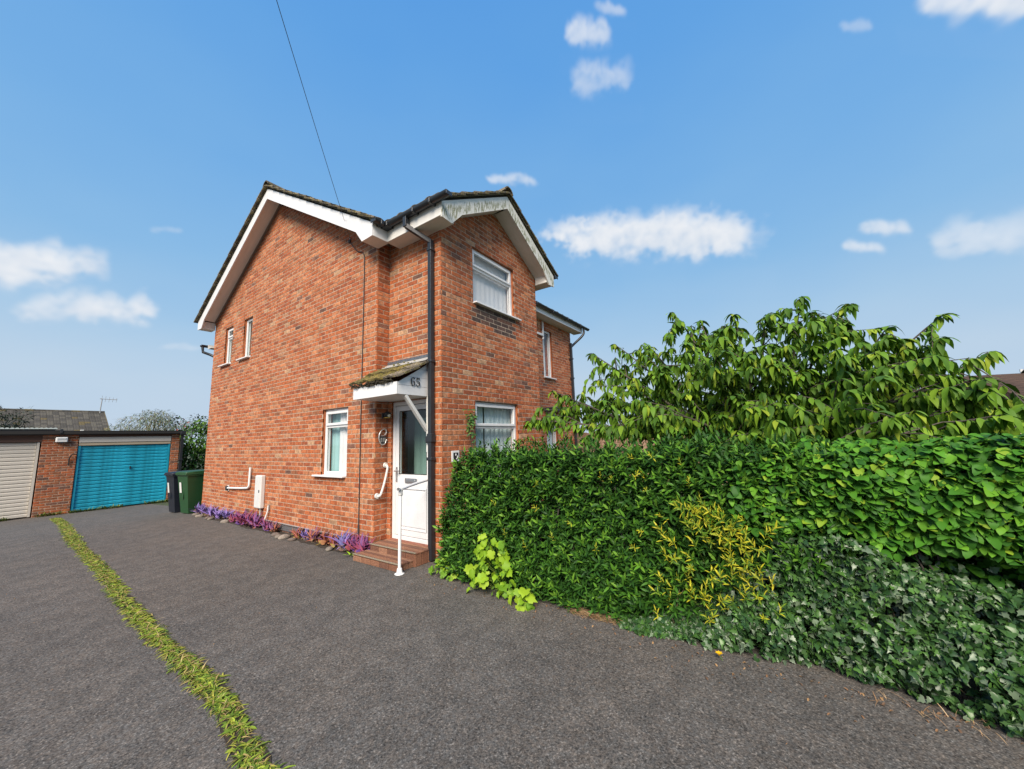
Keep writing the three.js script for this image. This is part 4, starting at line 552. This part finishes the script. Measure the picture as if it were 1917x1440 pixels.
// ------------------------------------------------------------------ cherry tree behind the hedge
{
  const t = thing('cherry_tree', 'spreading cherry tree with long drooping green leaves behind the hedge', 'tree', [2.3, 0, 4.85]), r = rng(121), list = [], TR = V(2.3, 0, 4.85);
  const tips = [[1.7, 2.78, 2.83], [2.6, 3.09, 2.85], [2.2, 2.87, 3.52], [1.9, 3.22, 3.94], [2.7, 3.25, 4.17], [2.3, 3.14, 4.63], [1.6, 2.86, 4.99], [2, 3.12, 5.36], [2.6, 3.09, 5.82], [2, 2.62, 6.03], [2.2, 2.70, 6.49], [1.8, 2.22, 6.62], [1.6, 1.77, 6.63], [1.1, 1.58, 6.38], [1.3, 1.79, 2.01], [1.9, 2.32, 2.02], [2.9, 2.28, 2.49], [1, 1.68, 3.20], [1.2, 2.28, 3.90], [0.9, 1.77, 3.87], [1, 2.19, 4.43], [0.7, 1.41, 4.45], [0.65, 1.43, 4.88], [1.2, 2.12, 5.21], [0.8, 1.79, 5.08], [1.4, 2.30, 5.66], [0.8, 1.71, 5.51], [1.3, 2.04, 5.91], [0.75, 1.48, 5.80], [0.8, 1.43, 6.06], [1.3, 1.82, 6.24], [0.6, 1.41, 5.32], [1.5, 2.46, 4.78], [1.6, 2.25, 3.38], [2.3, 2.00, 2.04], [2.6, 2.38, 6.44], [1.5, 2.61, 4.23], [1.5, 2.59, 5.41], [2.4, 1.93, 5.92], [1.6, 1.74, 4.70], [3.6, 2.5, 3.4], [3.8, 2.3, 4.6], [3.6, 2.4, 5.8], [3.1, 2.1, 2.6], [3.3, 2.0, 6.6]];
  mesh('trunk', taper([V(0, -.05, 0), V(.03, .35, .02), V(-.02, .75, 0), V(0, 1.15, .02)], .13, .085, 10), barkM, t);
  const tones = [[.105, .215, .017], [.078, .172, .015], [.135, .255, .018], [.056, .130, .014], [.18, .30, .022], [.25, .33, .026]];
  const shoot = (pts, n, t0) => { const cv = new THREE.CatmullRomCurve3(pts); for (let i = 0; i < n; i++) { const f = t0 + (1 - t0) * (i + r() * .6) / n, p = cv.getPoint(Math.min(1, f)), tg = cv.getTangent(Math.min(1, f)); const sd = tg.clone().cross(V(0, 1, 0)).normalize().multiplyScalar(i % 2 ? 1 : -1).applyAxisAngle(tg, (r() - .5) * 1.6); const dir = sd.multiplyScalar(.75).addScaledVector(tg, .35).add(V(0, -.35 - r() * .55, 0)).addScaledVector(rdir(r), .22); const nrm = V(0, 1, 0).addScaledVector(sd, .3).addScaledVector(rdir(r), .35); list.push({ m: leafMatrix(p, dir, nrm, .55 + r() * .75), k: f > .86 && r() < .55 ? 4 + Math.floor(r() * 2) : Math.floor(r() * 4.4), g: Math.floor(r() * 3), d: r() * .1 }); } };
  const rosette = (p, tg) => { const n = 6 + Math.floor(r() * 4), a0 = r() * 6.28; for (let i = 0; i < n; i++) { const a = a0 + i * 6.283 / n + r() * .4, dir = V(Math.cos(a), -.25 - r() * .55, Math.sin(a)).addScaledVector(tg, .35); list.push({ m: leafMatrix(p.clone().addScaledVector(rdir(r), .012), dir, V(Math.cos(a) * .35, 1, Math.sin(a) * .35).addScaledVector(rdir(r), .15), .75 + r() * .45), k: r() < .22 ? 4 + Math.floor(r() * 2) : Math.floor(r() * 4), g: Math.floor(r() * 3), d: 0 }); } };
  const tw = [];
  tips.forEach((T, i) => { const P3 = V(...T).sub(TR), h = V(P3.x, 0, P3.z), upper = T[1] > 2.2, P0 = V((r() - .5) * .08, .85 + r() * .3, (r() - .5) * .08), P1 = P0.clone().addScaledVector(h, .32).add(V((r() - .5) * .15, upper ? .45 : .42, (r() - .5) * .15)), P2 = P0.clone().addScaledVector(h, .74).add(V((r() - .5) * .2, 0, (r() - .5) * .2)); P2.y = P3.y - (upper ? .42 : -.10); const cv = new THREE.CubicBezierCurve3(P0, P1, P2, P3), pts = cv.getPoints(12);
    mesh('limb', taper(pts, .026 + r() * .014, .005, 6), barkM, t); shoot([cv.getPoint(.62), cv.getPoint(.8), cv.getPoint(.92), P3], 30, .05); rosette(P3, cv.getTangent(1));
    const ns = 16; for (let s = 0; s < ns; s++) { const f = .28 + .66 * s / ns + r() * .06, b = cv.getPoint(f), tg = cv.getTangent(f), out = h.clone().normalize().multiplyScalar(.35).addScaledVector(rdir(r), .8).addScaledVector(tg, .4); out.y = out.y * .45 + (upper ? .28 : .10); out.normalize(); const L = .26 + r() * .40; const e1 = b.clone().addScaledVector(out, L * .5).add(V(0, .04, 0)), e2 = b.clone().addScaledVector(out, L); const env = [[1.8, 2.2], [2.9, 2.78], [3.9, 3.2], [4.6, 3.1], [5.36, 3.15], [5.8, 3.0], [6.1, 2.62], [6.45, 2.6], [6.65, 2.15], [6.9, 1.7]], wz = e2.z + TR.z; let k = 0; while (k < env.length - 2 && wz > env[k + 1][0]) k++; const ye = env[k][1] + (env[k + 1][1] - env[k][1]) * Math.min(1, Math.max(0, (wz - env[k][0]) / (env[k + 1][0] - env[k][0]))); e2.y = Math.min(e2.y, ye - .14 - r() * .42); e1.y = Math.min(e1.y, ye - .12); if (wz > 6.35 && e2.y > 1.7) e2.z = 6.35 - TR.z; else if (wz > 6.6) e2.z = 6.6 - TR.z; if (wz < 1.95) e2.z = 1.95 - TR.z; if (e2.distanceTo(b) > .72 || (e1.distanceTo(b) > .5)) continue; tw.push(taper([b, e1, e2], .007, .003, 4)); shoot([b, e1, e2], 13, .2); rosette(e2, out); } });
  mesh('twig', merge(tw), barkM, t);
  putLeaves(t, list, [leafGeo(.138, .049, { seg: 4, fold: .22, droop: .5 }), leafGeo(.150, .045, { seg: 4, fold: .3, droop: .75 }), leafGeo(.120, .051, { seg: 4, fold: .15, droop: .25 })], tones, { r: .55, t: .22, s: .3 }, 300);
}
// ------------------------------------------------------------------ planting and litter at the edges
{
  const kinds = [['low clump of violet spikes over brown leaves at the foot of the gable wall', 'violet clumps along the gable', [[.20, .13, .36], [.25, .17, .42], [.18, .11, .08], [.24, .15, .09], [.11, .10, .25], [.15, .12, .06]]],
    ['low clump of magenta and purple leaves at the foot of the gable wall', 'magenta clumps along the gable', [[.24, .045, .09], [.20, .05, .13], [.14, .07, .25], [.28, .07, .08], [.16, .06, .18], [.26, .10, .09]]],
    ['low clump of rusty orange leaves at the foot of the gable wall', 'rusty clumps along the gable', [[.36, .14, .07], [.30, .09, .06], [.24, .13, .08], [.40, .19, .09], [.17, .07, .16], [.28, .20, .05]]]];
  const sp = leafGeo(.10, .0125, { fold: .35, droop: .45, peak: .35 }), lf = outlineLeaf(OVAL, .06, .2);
  const where = ['beside the green bin', 'a step from the green bin', 'left of the waste pipe socket', 'under the waste pipe socket', 'beside the waste pipe socket', 'under the waste pipe elbow', 'left of the meter box', 'nearest the meter box on its left', 'directly under the meter box', 'right of the short drain hose', 'left of the bare paved gap', 'right of the bare paved gap', 'left under the small window', 'under the small window sill', 'right under the small window', 'between small window and wall cable', 'left of the wall cable', 'right of the wall cable', 'against the door steps']; const SH = ['violet spiked plant with brown leaves', 'magenta and purple leaved plant', 'rusty orange leaved plant'];
  [[-6.85, 0, 1.1], [-6.45, 0, .9], [-6.0, 0, 1.1], [-5.55, 0, .9], [-5.1, 0, 1], [-4.7, 1, .95], [-4.3, 1, 1.15], [-3.95, 1, 1.2], [-3.62, 1, 1.1], [-3.15, 1, .8], [-2.85, 2, .75], [-1.95, 2, .8], [-1.7, 0, .7], [-1.45, 2, .85], [-1.12, 2, .9], [-.85, 2, .8], [-.55, 0, 1.15], [-.30, 1, 1.0], [-.08, 1, 1.05]].forEach(([z, k, s], i) => {
    const t = thing('border_plant', SH[k] + ' at the gable foot ' + where[i], 'plant', [-.095, gy(z), z], 'low plants along the gable'), r = rng(300 + i), list = [];
    for (let q = 0; q < 80; q++) { const a = r() * 6.28, e = .1 + Math.pow(r(), .7) * 1.3, d = V(Math.cos(a) * Math.cos(e) * .6 - .12, Math.sin(e), Math.sin(a) * Math.cos(e)), top = e > .75; const p = V((r() - .5) * .07, .01 + r() * .05, (r() - .5) * .16); list.push({ m: leafMatrix(p, d, V(-.5, .7, 0).addScaledVector(rdir(r), .5), s * (top ? 1.5 + r() * 1.3 : .9 + r() * .7)), k: top ? [0, 1, 4][q % 3] : [2, 3, 5, 1][q % 4], g: top ? 0 : (r() < .5 ? 0 : 1), d: 0 }); }
    putLeaves(t, list, [sp, lf], kinds[k][2], { r: .6 }, 80); mesh('crown', new THREE.SphereGeometry(.05, 8, 6).scale(.8, .5, 1.6), M([.06, .045, .03], { roughness: 1 }), t);
  });
  { const t = thing('sprouting_weed', 'bright green strappy weed beside the lowest door step', 'weed', [-.24, 0, -.16]), r = rng(330), list = []; for (let q = 0; q < 11; q++) { const a = r() * 6.28; list.push({ m: leafMatrix(V(0, .01, 0), V(Math.cos(a), .5 + r(), Math.sin(a)), V(0, 1, 0).addScaledVector(rdir(r), .3), 1), k: q % 3, g: 0, d: 0 }); } putLeaves(t, list, [leafGeo(.12, .018, { fold: .3, droop: .4 })], [[.16, .36, .02], [.26, .44, .02], [.34, .40, .03]], { r: .5 }, 20); mesh('root', new THREE.SphereGeometry(.012, 6, 5), M([.1, .12, .03]), t); }
  const rk = rng(340); for (let i = 0; i < 10; i++) { const z = [-6.7, -6.3, -5.8, -5.6, -4.9, -2.55, -2.35, -2.2, -1.9, -.75, -.62, -.40, -3.4, -6.0][i], g = new THREE.IcosahedronGeometry(.045 + rk() * .03, 2), p = g.attributes.position; for (let q = 0; q < p.count; q++) { const n = .8 + fbm(p.getX(q) * 14 + i, p.getY(q) * 14, p.getZ(q) * 14, 2) * .45; p.setXYZ(q, p.getX(q) * n, p.getY(q) * n * .6, p.getZ(q) * n * 1.3); } g.computeVertexNormals(); const m = mesh(numbered('border_stone'), g, M([[.26, .22, .18], [.34, .29, .24], [.22, .17, .14]][i % 3], { map: grainMap, roughness: .95 }), scene); m.position.set(-.19 - rk() * .05, gy(z) + .02, z); m.rotation.y = rk() * 3; m.userData = { label: 'rounded grey brown stone edging the planted strip along the gable', category: 'stone', group: 'stones along the gable' }; }
}
{ // earth showing in the joint down the drive and along the foot of the gable
  const strip = (pts, w, dy, seed) => { const P = [], U = [], I = []; pts.forEach((p, i) => { for (const s of [-1, 1]) { const ww = w * (.55 + fbm(p.z * 5, s * 3 + seed, 2, 3) * 1.1), x = p.x + s * ww; P.push(x, gy(p.z) + dy, p.z); U.push(x * 2, p.z * 2); } if (i) I.push(i * 2 - 2, i * 2, i * 2 - 1, i * 2 - 1, i * 2, i * 2 + 1); }); const g = new THREE.BufferGeometry(); g.setAttribute('position', new THREE.Float32BufferAttribute(P, 3)); g.setAttribute('uv', new THREE.Float32BufferAttribute(U, 2)); g.setIndex(I); g.computeVertexNormals(); return g; };
  const soilM = M([.085, .062, .042], { map: rep(grainMap, 3), bumpMap: rep(grainBump, 3), bumpScale: .01, roughness: 1 }), c = new THREE.CatmullRomCurve3([[-1.92, -11.6], [-2.02, -9], [-2.21, -6.05], [-2.27, -4.2], [-2.31, -2.33], [-2.38, -.9], [-2.42, .45], [-2.41, 1.4], [-2.43, 1.95], [-2.52, 2.65], [-2.60, 3.5], [-2.66, 4.6]].map((p) => V(p[0], 0, p[1])));
  structure('soil_joint', strip(c.getSpacedPoints(400), .055, .004, 1), soilM); structure('soil_border', strip(range(-7.0, -.02, .04).map((z) => V(-.07, 0, z)), .11, .004, 5), soilM);
}
function scatter(name, label, category, build) { const g = new THREE.Group(); g.name = name; g.userData = { label, category, kind: 'stuff' }; scene.add(g); build((geo, col, ms, o) => { const im = new THREE.InstancedMesh(geo, leafMat([1, 1, 1], o || { r: .6 }), ms.length), c = new THREE.Color(), r = rng(ms.length + 7); ms.forEach((m, i) => { im.setMatrixAt(i, m); const q = col[Math.floor(r() * col.length)], k = .75 + r() * .5; im.setColorAt(i, c.setRGB(q[0] * k, q[1] * k, q[2] * k)); }); im.name = 'blades'; im.userData.kind = 'stuff'; g.add(im); }); return g; }
const stripC = new THREE.CatmullRomCurve3([[-1.92, -11.6], [-2.02, -9], [-2.21, -6.05], [-2.27, -4.2], [-2.31, -2.33], [-2.38, -.9], [-2.42, .45], [-2.41, 1.4], [-2.43, 1.95], [-2.52, 2.65], [-2.60, 3.5], [-2.66, 4.6]].map((p) => V(p[0], 0, p[1])));
scatter('weed_strip', 'yellow green weeds and grass growing along the joint down the drive', 'weeds', (put) => {
  const r = rng(401), A = [], B = [], C = [];
  for (let k = 0; k < 5200; k++) { const u = r(), p = stripC.getPointAt(u), wid = (.060 + .045 * fbm(u * 60, 1, 1, 2)) * (p.z < -5 ? 1.3 : 1); let off = (r() + r() + r() - 1.5) / 1.5 * wid; const pt = fbm(u * 120, 4, 4, 2); if (pt < .36 && r() < .75) continue; if (pt > .66 && r() < .25) off *= 1.5; p.x += off; p.y = gy(p.z) + .004; const n = 4, far = Math.abs(off) / wid;
    for (let i = 0; i < n; i++) { const a = r() * 6.28, d = V(Math.cos(a) + Math.sign(off) * far * .8, .25 + r() * .7 * (1 - far * .6), Math.sin(a)); (r() < .82 ? A : B).push(leafMatrix(p.clone().add(V((r() - .5) * .02, 0, (r() - .5) * .02)), d, V(0, 1, 0).addScaledVector(rdir(r), .4), .55 + r() * .7)); } if (r() < .22) C.push(leafMatrix(p, V(r() - .5, .5, r() - .5), V(0, 1, 0), .5 + r() * .6)); }
  const cols = [[.17, .24, .025], [.25, .30, .03], [.12, .19, .02], [.32, .30, .05], [.09, .15, .02], [.34, .25, .09]];
  put(leafGeo(.075, .0075, { fold: .3, droop: .6, peak: .3 }), cols, A); put(leafGeo(.050, .020, { fold: .2, droop: .4 }), cols.slice(0, 3), B); put(leafGeo(.08, .006, { fold: .3, droop: .8, peak: .3 }), [[.42, .33, .14], [.34, .22, .10]], C);
});
scatter('garage_weeds', 'thin green weeds along the foot of the garage doors', 'weeds', (put) => { const r = rng(402), A = []; for (let k = 0; k < 900; k++) { const x = -3 + r() * 3.9; if (fbm(x * 4, 2, 2, 2) < .46 && !(x > .3 && x < .9)) continue; const p = V(x, -.248, -12.93 - r() * .06); A.push(leafMatrix(p, V(r() - .5, .4 + r(), r() * .6), V(0, 1, 0).addScaledVector(rdir(r), .4), .8 + r() * 1.2)); } put(leafGeo(.09, .012, { fold: .3, droop: .5 }), [[.12, .17, .03], [.20, .24, .04], [.07, .11, .02]], A); });
scatter('dry_litter', 'straw and dry brown leaves caught along the foot of the hedge', 'litter', (put) => {
  const r = rng(403), A = [], B = []; for (let k = 0; k < 330; k++) { const z = 3.22 + r() * .42, p = V(-.14 - r() * .10, .008 + r() * .03, z); A.push(leafMatrix(p, V((r() - .5) * .6, (r() - .4) * .3, 1 * (r() < .5 ? 1 : -1)).addScaledVector(rdir(r), .3), V(0, 1, 0), .7 + r() * .8)); } for (let k = 0; k < 34; k++) { const z = 5.25 + r() * .5, p = V(-.28 - r() * .10, .008 + r() * .03, z), k2 = .5 + r() * .6; A.push(leafMatrix(p, rdir(r).add(V(-.3, .25, 0)), V(0, 1, 0), k2)); }
  for (let k = 0; k < 260; k++) { const z = 1.1 + Math.pow(r(), .7) * 5, p = V(-.20 - Math.pow(r(), 2.4) * .35 - (z > 3.7 ? .08 : 0), .007, z); B.push(leafMatrix(p, rdir(r).setY(0), V(0, 1, 0).addScaledVector(rdir(r), .3), .35 + r() * .7)); } for (let k = 0; k < 120; k++) { const p = V(-3.5 + r() * 3.2, .006, -6 + r() * 11); B.push(leafMatrix(p, rdir(r).setY(0), V(0, 1, 0).addScaledVector(rdir(r), .3), .2 + r() * .3)); }
  put(leafGeo(.10, .0035, { fold: .2, droop: .3 }), [[.42, .28, .15], [.34, .20, .10], [.50, .36, .20]], A); put(leafGeo(.035, .014, { fold: .5, droop: .5 }), [[.22, .12, .06], [.28, .17, .08], [.15, .09, .055]], B);
});
{ const t = thing('yellow_flower', 'single small yellow flower at the foot of the ivy', 'flower', [-.335, .035, 4.46]), m = leafMat([.70, .42, .01], { r: .6 }), g = leafGeo(.030, .018, { droop: .1 }); for (let i = 0; i < 7; i++) { const p = mesh('petal', g, m, t); p.rotation.set(-.5, i * .9, 0, 'YXZ'); } mesh('stem', taper([V(0, -.04, .02), V(0, -.01, .005), V(0, 0, 0)], .002, .002, 4), leafMat([.1, .2, .03]), t); mesh('flower_centre', new THREE.SphereGeometry(.008, 8, 6), leafMat([.55, .30, .01]), t); }

// ------------------------------------------------------------------ beyond the garages
function bgTree(name, label, pos, trunkH, crown, nLeaf, leaf, tones, seed, o = {}) { // crown: list of [x,y,z,rx,ry,rz]
  const t = thing(name, label, o.cat || 'tree', pos, o.group), r = rng(seed), list = [], st = [];
  mesh('trunk', taper([V(0, -.1, 0), V(.03, trunkH * .5, 0), V(0, trunkH, .02)], o.tr || .12, (o.tr || .12) * .55, 7), barkM, t);
  for (const c of crown) { st.push(taper([V(0, trunkH * .8, 0), V(c[0] * .5, (trunkH + c[1]) / 2, c[2] * .5), V(c[0], c[1], c[2])], .045, .012, 5)); const n = Math.round(nLeaf * c[3] * c[5]); for (let k = 0; k < n; k++) { const d = rdir(r), q = Math.pow(r(), .35) * (.75 + .5 * fbm(d.x * 3 + c[0], d.y * 3, d.z * 3, 2)), p = V(c[0] + d.x * c[3] * q, c[1] + d.y * c[4] * q, c[2] + d.z * c[5] * q); const dir = d.clone().addScaledVector(rdir(r), .7).add(V(0, o.droop || 0, 0)); list.push({ m: leafMatrix(p, dir, V(0, 1, 0).addScaledVector(rdir(r), .7), .7 + r() * .6), k: Math.floor(r() * tones.length), g: 0, d: 0 }); } }
  mesh('limb', merge(st), barkM, t); putLeaves(t, list, [leaf], tones, { r: .6 }, 0); return t;
}
{ // bungalow beyond the garages
  const t = thing('bungalow', 'bungalow with a grey mossy tiled roof beyond the garages', 'house', [-5, -.25, -36]), W = 15.2, ey = 3.0, ry = 4.95, d = 3.6;
  mesh('wall', box(W - .6, ey + .2, 2 * d - .8, -.4, ey / 2, -d), M([.55, .40, .30], { map: grainMap }), t);
  const rows = 15, ang = Math.atan2(ry - ey, d), L = Math.hypot(d, ry - ey) / rows, rf = part('roof', t), r = rng(501), tc = [[.19, .185, .19], [.25, .245, .24], [.15, .148, .152], [.30, .25, .13]], tg = rbox(.29, .035, L * 1.12, 0, 0, 0, .008), tm = tc.map((c) => M(c, { map: roofMap, roughness: .95 })), rest = tm.map(() => []); let n = 0;
  for (let i = 0; i < rows; i++) for (let j = 0; j < 51; j++) { const f = (i + .5) / rows, k = r() < .06 ? 3 : Math.floor(r() * 3), m = new THREE.Matrix4().makeRotationX(ang + .05).setPosition(-W / 2 + .15 + j * .298, ey + (ry - ey) * (1 - f) + .05, -d * f * 1 + (-d) * 0 + 0); m.elements[14] = -d * (1 - f) + .0; if (j > 26 && n < 290 && i < 11) { n++; const q = mesh('roof_tile', tg, tm[k], rf); q.applyMatrix4(m); } else rest[k].push(tg.clone().applyMatrix4(m)); }
  rest.forEach((l, k) => { if (l.length) mesh('tile_field', merge(l), tm[k], rf).userData.kind = 'stuff'; });
  const bk = box(W, .06, L * rows); bk.rotateX(-ang); bk.translate(-.0, (ey + ry) / 2 - .02, -d * 1.5); mesh('back_slope', bk, tm[0], rf); const ub = box(W, .05, L * rows); ub.rotateX(ang); ub.translate(0, (ey + ry) / 2 - .03, -d / 2); mesh('deck', ub, tm[2], rf);
  for (let i = 0; i < 34; i++) mesh('ridge_tile', new THREE.CylinderGeometry(.11, .11, .44, 8, 1, false, -Math.PI / 2, Math.PI).rotateZ(Math.PI / 2).rotateX(-Math.PI / 2).translate(-W / 2 + .22 + i * .448, ry + .02, -d), tm[i % 5 === 0 ? 3 : i % 3], rf);
  mesh('gable_end', extr([[0, 0], [d * 2 - .8, 0], [d - .4, ry - ey - .2]], .15).rotateY(Math.PI / 2).translate(W / 2 - .8, ey, -.4), M([.62, .46, .36], { map: grainMap }), t); mesh('bargeboard', merge([bar(V(W / 2, ey, 0), V(W / 2, ry, -d), .05, .16), bar(V(W / 2, ey, -2 * d), V(W / 2, ry, -d), .05, .16)]), M([.30, .27, .18], { map: roofMap }), t); mesh('white_flue', rbox(.16, .55, .16, W / 2 - 1.5, ey + .15, .2), whiteOld, t);
}
{ const t = thing('tv_aerial', 'television aerial on a thin mast at the end of the bungalow roof', 'aerial', [2.35, 4.55, -39.4]); mesh('mast', tube([V(0, -.6, 0), V(.0, .5, 0), V(.03, 1.25, 0)], .035, 6, 6), M([.30, .31, .32], { roughness: .5 }), t); mesh('boom', tube([V(-.1, 1.25, 0), V(.4, 1.22, .1), V(.85, 1.2, .2)], .025, 6, 6), M([.30, .31, .32]), t); for (let i = 0; i < 5; i++) mesh('element', bar(V(.0 + i * .2, .98, .0 + i * .05), V(.02 + i * .2, 1.5 - i * .04, .02 + i * .05), .02, .02), M([.30, .31, .32]), t); }
bgTree('conifer_tree', 'dark conifer beside the bungalow roof beyond the cream garage door', [-2.75, -.25, -26], 2.2, [[0, 2.3, 0, 1.4, .7, 1.2], [.5, 2.75, 0, .9, .5, .8], [.1, 3.3, 0, .75, .5, .7], [1.35, 2.5, 0, .75, .4, .7], [-.4, 3.8, 0, .6, .5, .5], [.75, 3.75, 0, .28, .45, .28]], 1500, leafGeo(.16, .035, { droop: .3 }), [[.022, .036, .022], [.032, .050, .028], [.018, .030, .020], [.05, .07, .04]], 601);
bgTree('silvery_tree', 'pale grey green weeping tree behind the garage roof', [2.0, -.25, -22.3], 2.2, [[-.1, 3.1, 0, 1.25, .75, 1.1], [-1.1, 2.65, 0, .8, .55, .8], [.95, 2.85, .1, .85, .5, .8], [.2, 3.55, 0, .75, .45, .7], [1.6, 3.05, 0, .45, .30, .4]], 1300, leafGeo(.17, .022, { droop: .7 }), [[.16, .18, .10], [.12, .15, .07], [.22, .21, .13], [.09, .13, .05], [.19, .15, .08]], 602, { droop: -.5 });
bgTree('leafy_shrub', 'tall bright green shrub between the garage and the house', [1.75, -.25, -14.6], .9, [[-.1, 1.4, 0, .75, .8, .6], [.15, 2.2, 0, .75, .6, .6], [.45, 2.75, 0, .5, .35, .45], [-.55, 1.9, .1, .40, .5, .4], [.5, 1.2, 0, .6, .8, .5]], 1900, leafGeo(.14, .055, { droop: .5 }), [[.055, .135, .018], [.08, .18, .02], [.035, .09, .016], [.13, .23, .03]], 603, { cat: 'shrub', droop: -.5, tr: .07 });
bgTree('red_flowered_bush', 'dark bush with red blooms behind the tall green shrub', [1.95, -.25, -16.2], 1.4, [[-.2, 2.75, 0, .5, .5, .5], [.3, 3.0, 0, .4, .35, .4], [-.45, 3.0, 0, .22, .22, .2]], 700, leafGeo(.12, .045, { droop: .3 }), [[.04, .07, .03], [.05, .09, .03], [.04, .08, .03], [.25, .035, .02], [.07, .11, .04], [.03, .06, .02], [.05, .08, .03]], 604, { cat: 'bush', tr: .05 });
function fence(name, label, group, A, B, h, w, mats, seed, rails) { const t = thing(name, label, 'fence', [A.x, gy(A.z), A.z], group), r = rng(seed), d = B.clone().sub(A), L = d.length(), n = Math.round(L / w), ang = Math.atan2(-d.z, d.x); t.rotation.y = ang; for (let i = 0; i < n; i++) { const hh = h * (1 + (r() - .5) * .03); mesh('board', rbox(w - .006, hh, .022, (i + .5) * w, hh / 2 + .02, (i % 2) * .012, .004), mats[Math.floor(r() * mats.length)], t); } for (const y of rails) mesh('rail', box(L, .07, .04, L / 2, y, -.035), mats[0], t); for (let i = 0; i <= L / 1.83; i++) mesh('post', rbox(.09, h + .06, .09, Math.min(L, i * 1.83), h / 2, -.09, .006), mats[0], t); return t; }
const fenceM = [[.24, .125, .07], [.30, .165, .10], [.20, .10, .06], [.27, .17, .12]].map((c) => M(c, { map: rep(grainMap, 2), roughness: .95 }));
fence('timber_fence', 'low brown picket fence between the garage and the bins', undefined, V(.95, 0, -13.6), V(3.6, 0, -13.6), 1.02, .13, fenceM, 611, [.3, .8]);

// ------------------------------------------------------------------ beyond the hedge on the right
fence('timber_fence', 'tall pinkish brown board fence along the far side of the garden', undefined, V(9, 0, -8), V(9, 0, 6.6), 1.72, .15, [[.36, .22, .15], [.42, .27, .19], [.30, .18, .12]].map((c) => M(c, { map: rep(grainMap, 2), roughness: .95 })), 612, [.4, 1.4]);
{ const t = thing('garden_wall', 'low orange brick garden wall with white posts beyond the cherry tree', 'wall', [0, 0, 0]); const b = brickWall(t, 'wall', { pos: [9.3, 0, 6.7], rotY: R90, outline: [[0, -.1], [6, -.1], [6, 1.26], [0, 1.26]], W: 6, y0: 0, y1: 1.26, weights: [20, 12, 12, 4, 2, 1, 1, 4, 14, 10], seed: 95 }); layBricks(b, 160); mesh('coping', rbox(.26, .06, 6, 9.40, 1.30, 9.7, .01), mortar, t); for (const z of [8.5, 9.8]) mesh('white_post', rbox(.09, 1.42, .09, 9.22, .71, z, .01), white, t); }
bgTree('dark_bush', 'dark green bush behind the low orange brick wall', [10.8, 0, 9.4], .7, [[0, 1.3, 0, .8, .6, .9], [0, 1.6, .8, .7, .45, .7], [0, 1.35, -1.2, .6, .5, .8]], 900, leafGeo(.12, .045, { droop: .4 }), [[.025, .06, .018], [.04, .085, .02], [.018, .045, .016]], 613, { cat: 'bush', tr: .06 });
bgTree('garden_tree', 'mid green tree beyond the board fence', [14, 0, 2.5], 1.6, [[0, 2.2, 0, 1.6, .8, 1.8], [0, 2.7, 1, 1.1, .6, 1.2], [0, 2.3, -2.2, 1.1, .7, 1.3]], 420, leafGeo(.16, .06, { droop: .4 }), [[.04, .09, .02], [.06, .125, .025], [.03, .07, .018]], 614);
function plainHouse(name, label, pos, rot, W, D, ey, ry, wallC, roofC) { const t = thing(name, label, 'house', pos); t.rotation.y = rot; mesh('wall', extr([[0, 0], [D, 0], [D, ey], [D / 2, ry - .15], [0, ey]], W).rotateY(Math.PI / 2).translate(-W / 2, 0, D / 2), M(wallC, { map: grainMap }), t); const L = Math.hypot(D / 2 + .4, (ry - ey) * (D / 2 + .4) / (D / 2)), a = Math.atan2(ry - ey, D / 2), m = M(roofC, { map: roofMap, bumpMap: grainBump, bumpScale: .01, roughness: .95 }), rf = part('roof', t), rows = 14; for (const s of [1, -1]) { const l = []; for (let i = 0; i < rows; i++) { const g = box(W + .6, .035, L / rows * 1.1); g.rotateX(s * (a + .05)); const f = (i + .5) / rows; g.translate(0, ry - (L * f) * Math.sin(a) + .06, s * L * f * Math.cos(a)); l.push(g); } mesh('tile_courses', merge(l), m, rf); } mesh('fascia', merge([box(W + .6, .18, .04, 0, ey - .12, D / 2 + .42), box(W + .6, .18, .04, 0, ey - .12, -D / 2 - .42)]), white, t); mesh('gutter', merge([box(W + .7, .10, .10, 0, ey - .06, D / 2 + .50)]), M([.45, .45, .44]), t); for (let i = 0; i < 3; i++) { const w = part('window', t, [-W / 2 + W * (i + .5) / 3, 1.4, D / 2 + .02]); mesh('frame', merge([box(1.2, .07, .06, 0, .5, 0), box(1.2, .07, .06, 0, -.5, 0), box(.07, 1, .06, .58, 0, 0), box(.07, 1, .06, -.58, 0, 0)]), white, w); mesh('pane', box(1.1, .95, .02, 0, 0, -.01), M([.10, .13, .15], { roughness: .1 }), w); } return t; }
plainHouse('neighbouring_bungalow', 'brick bungalow with a brown tiled roof far beyond the cherry tree', [37, 0, 25], -1.15, 22, 8, 2.5, 4.45, [.40, .19, .12], [.17, .105, .082]);
plainHouse('neighbouring_house', 'pale neighbouring house whose eaves just enter at the picture edge', [24.0, 0, 20.3], -1.22, 8, 6.5, 4.15, 6.3, [.55, .45, .36], [.15, .14, .13]);
//@@MORE
renderer.render(scene, camera);
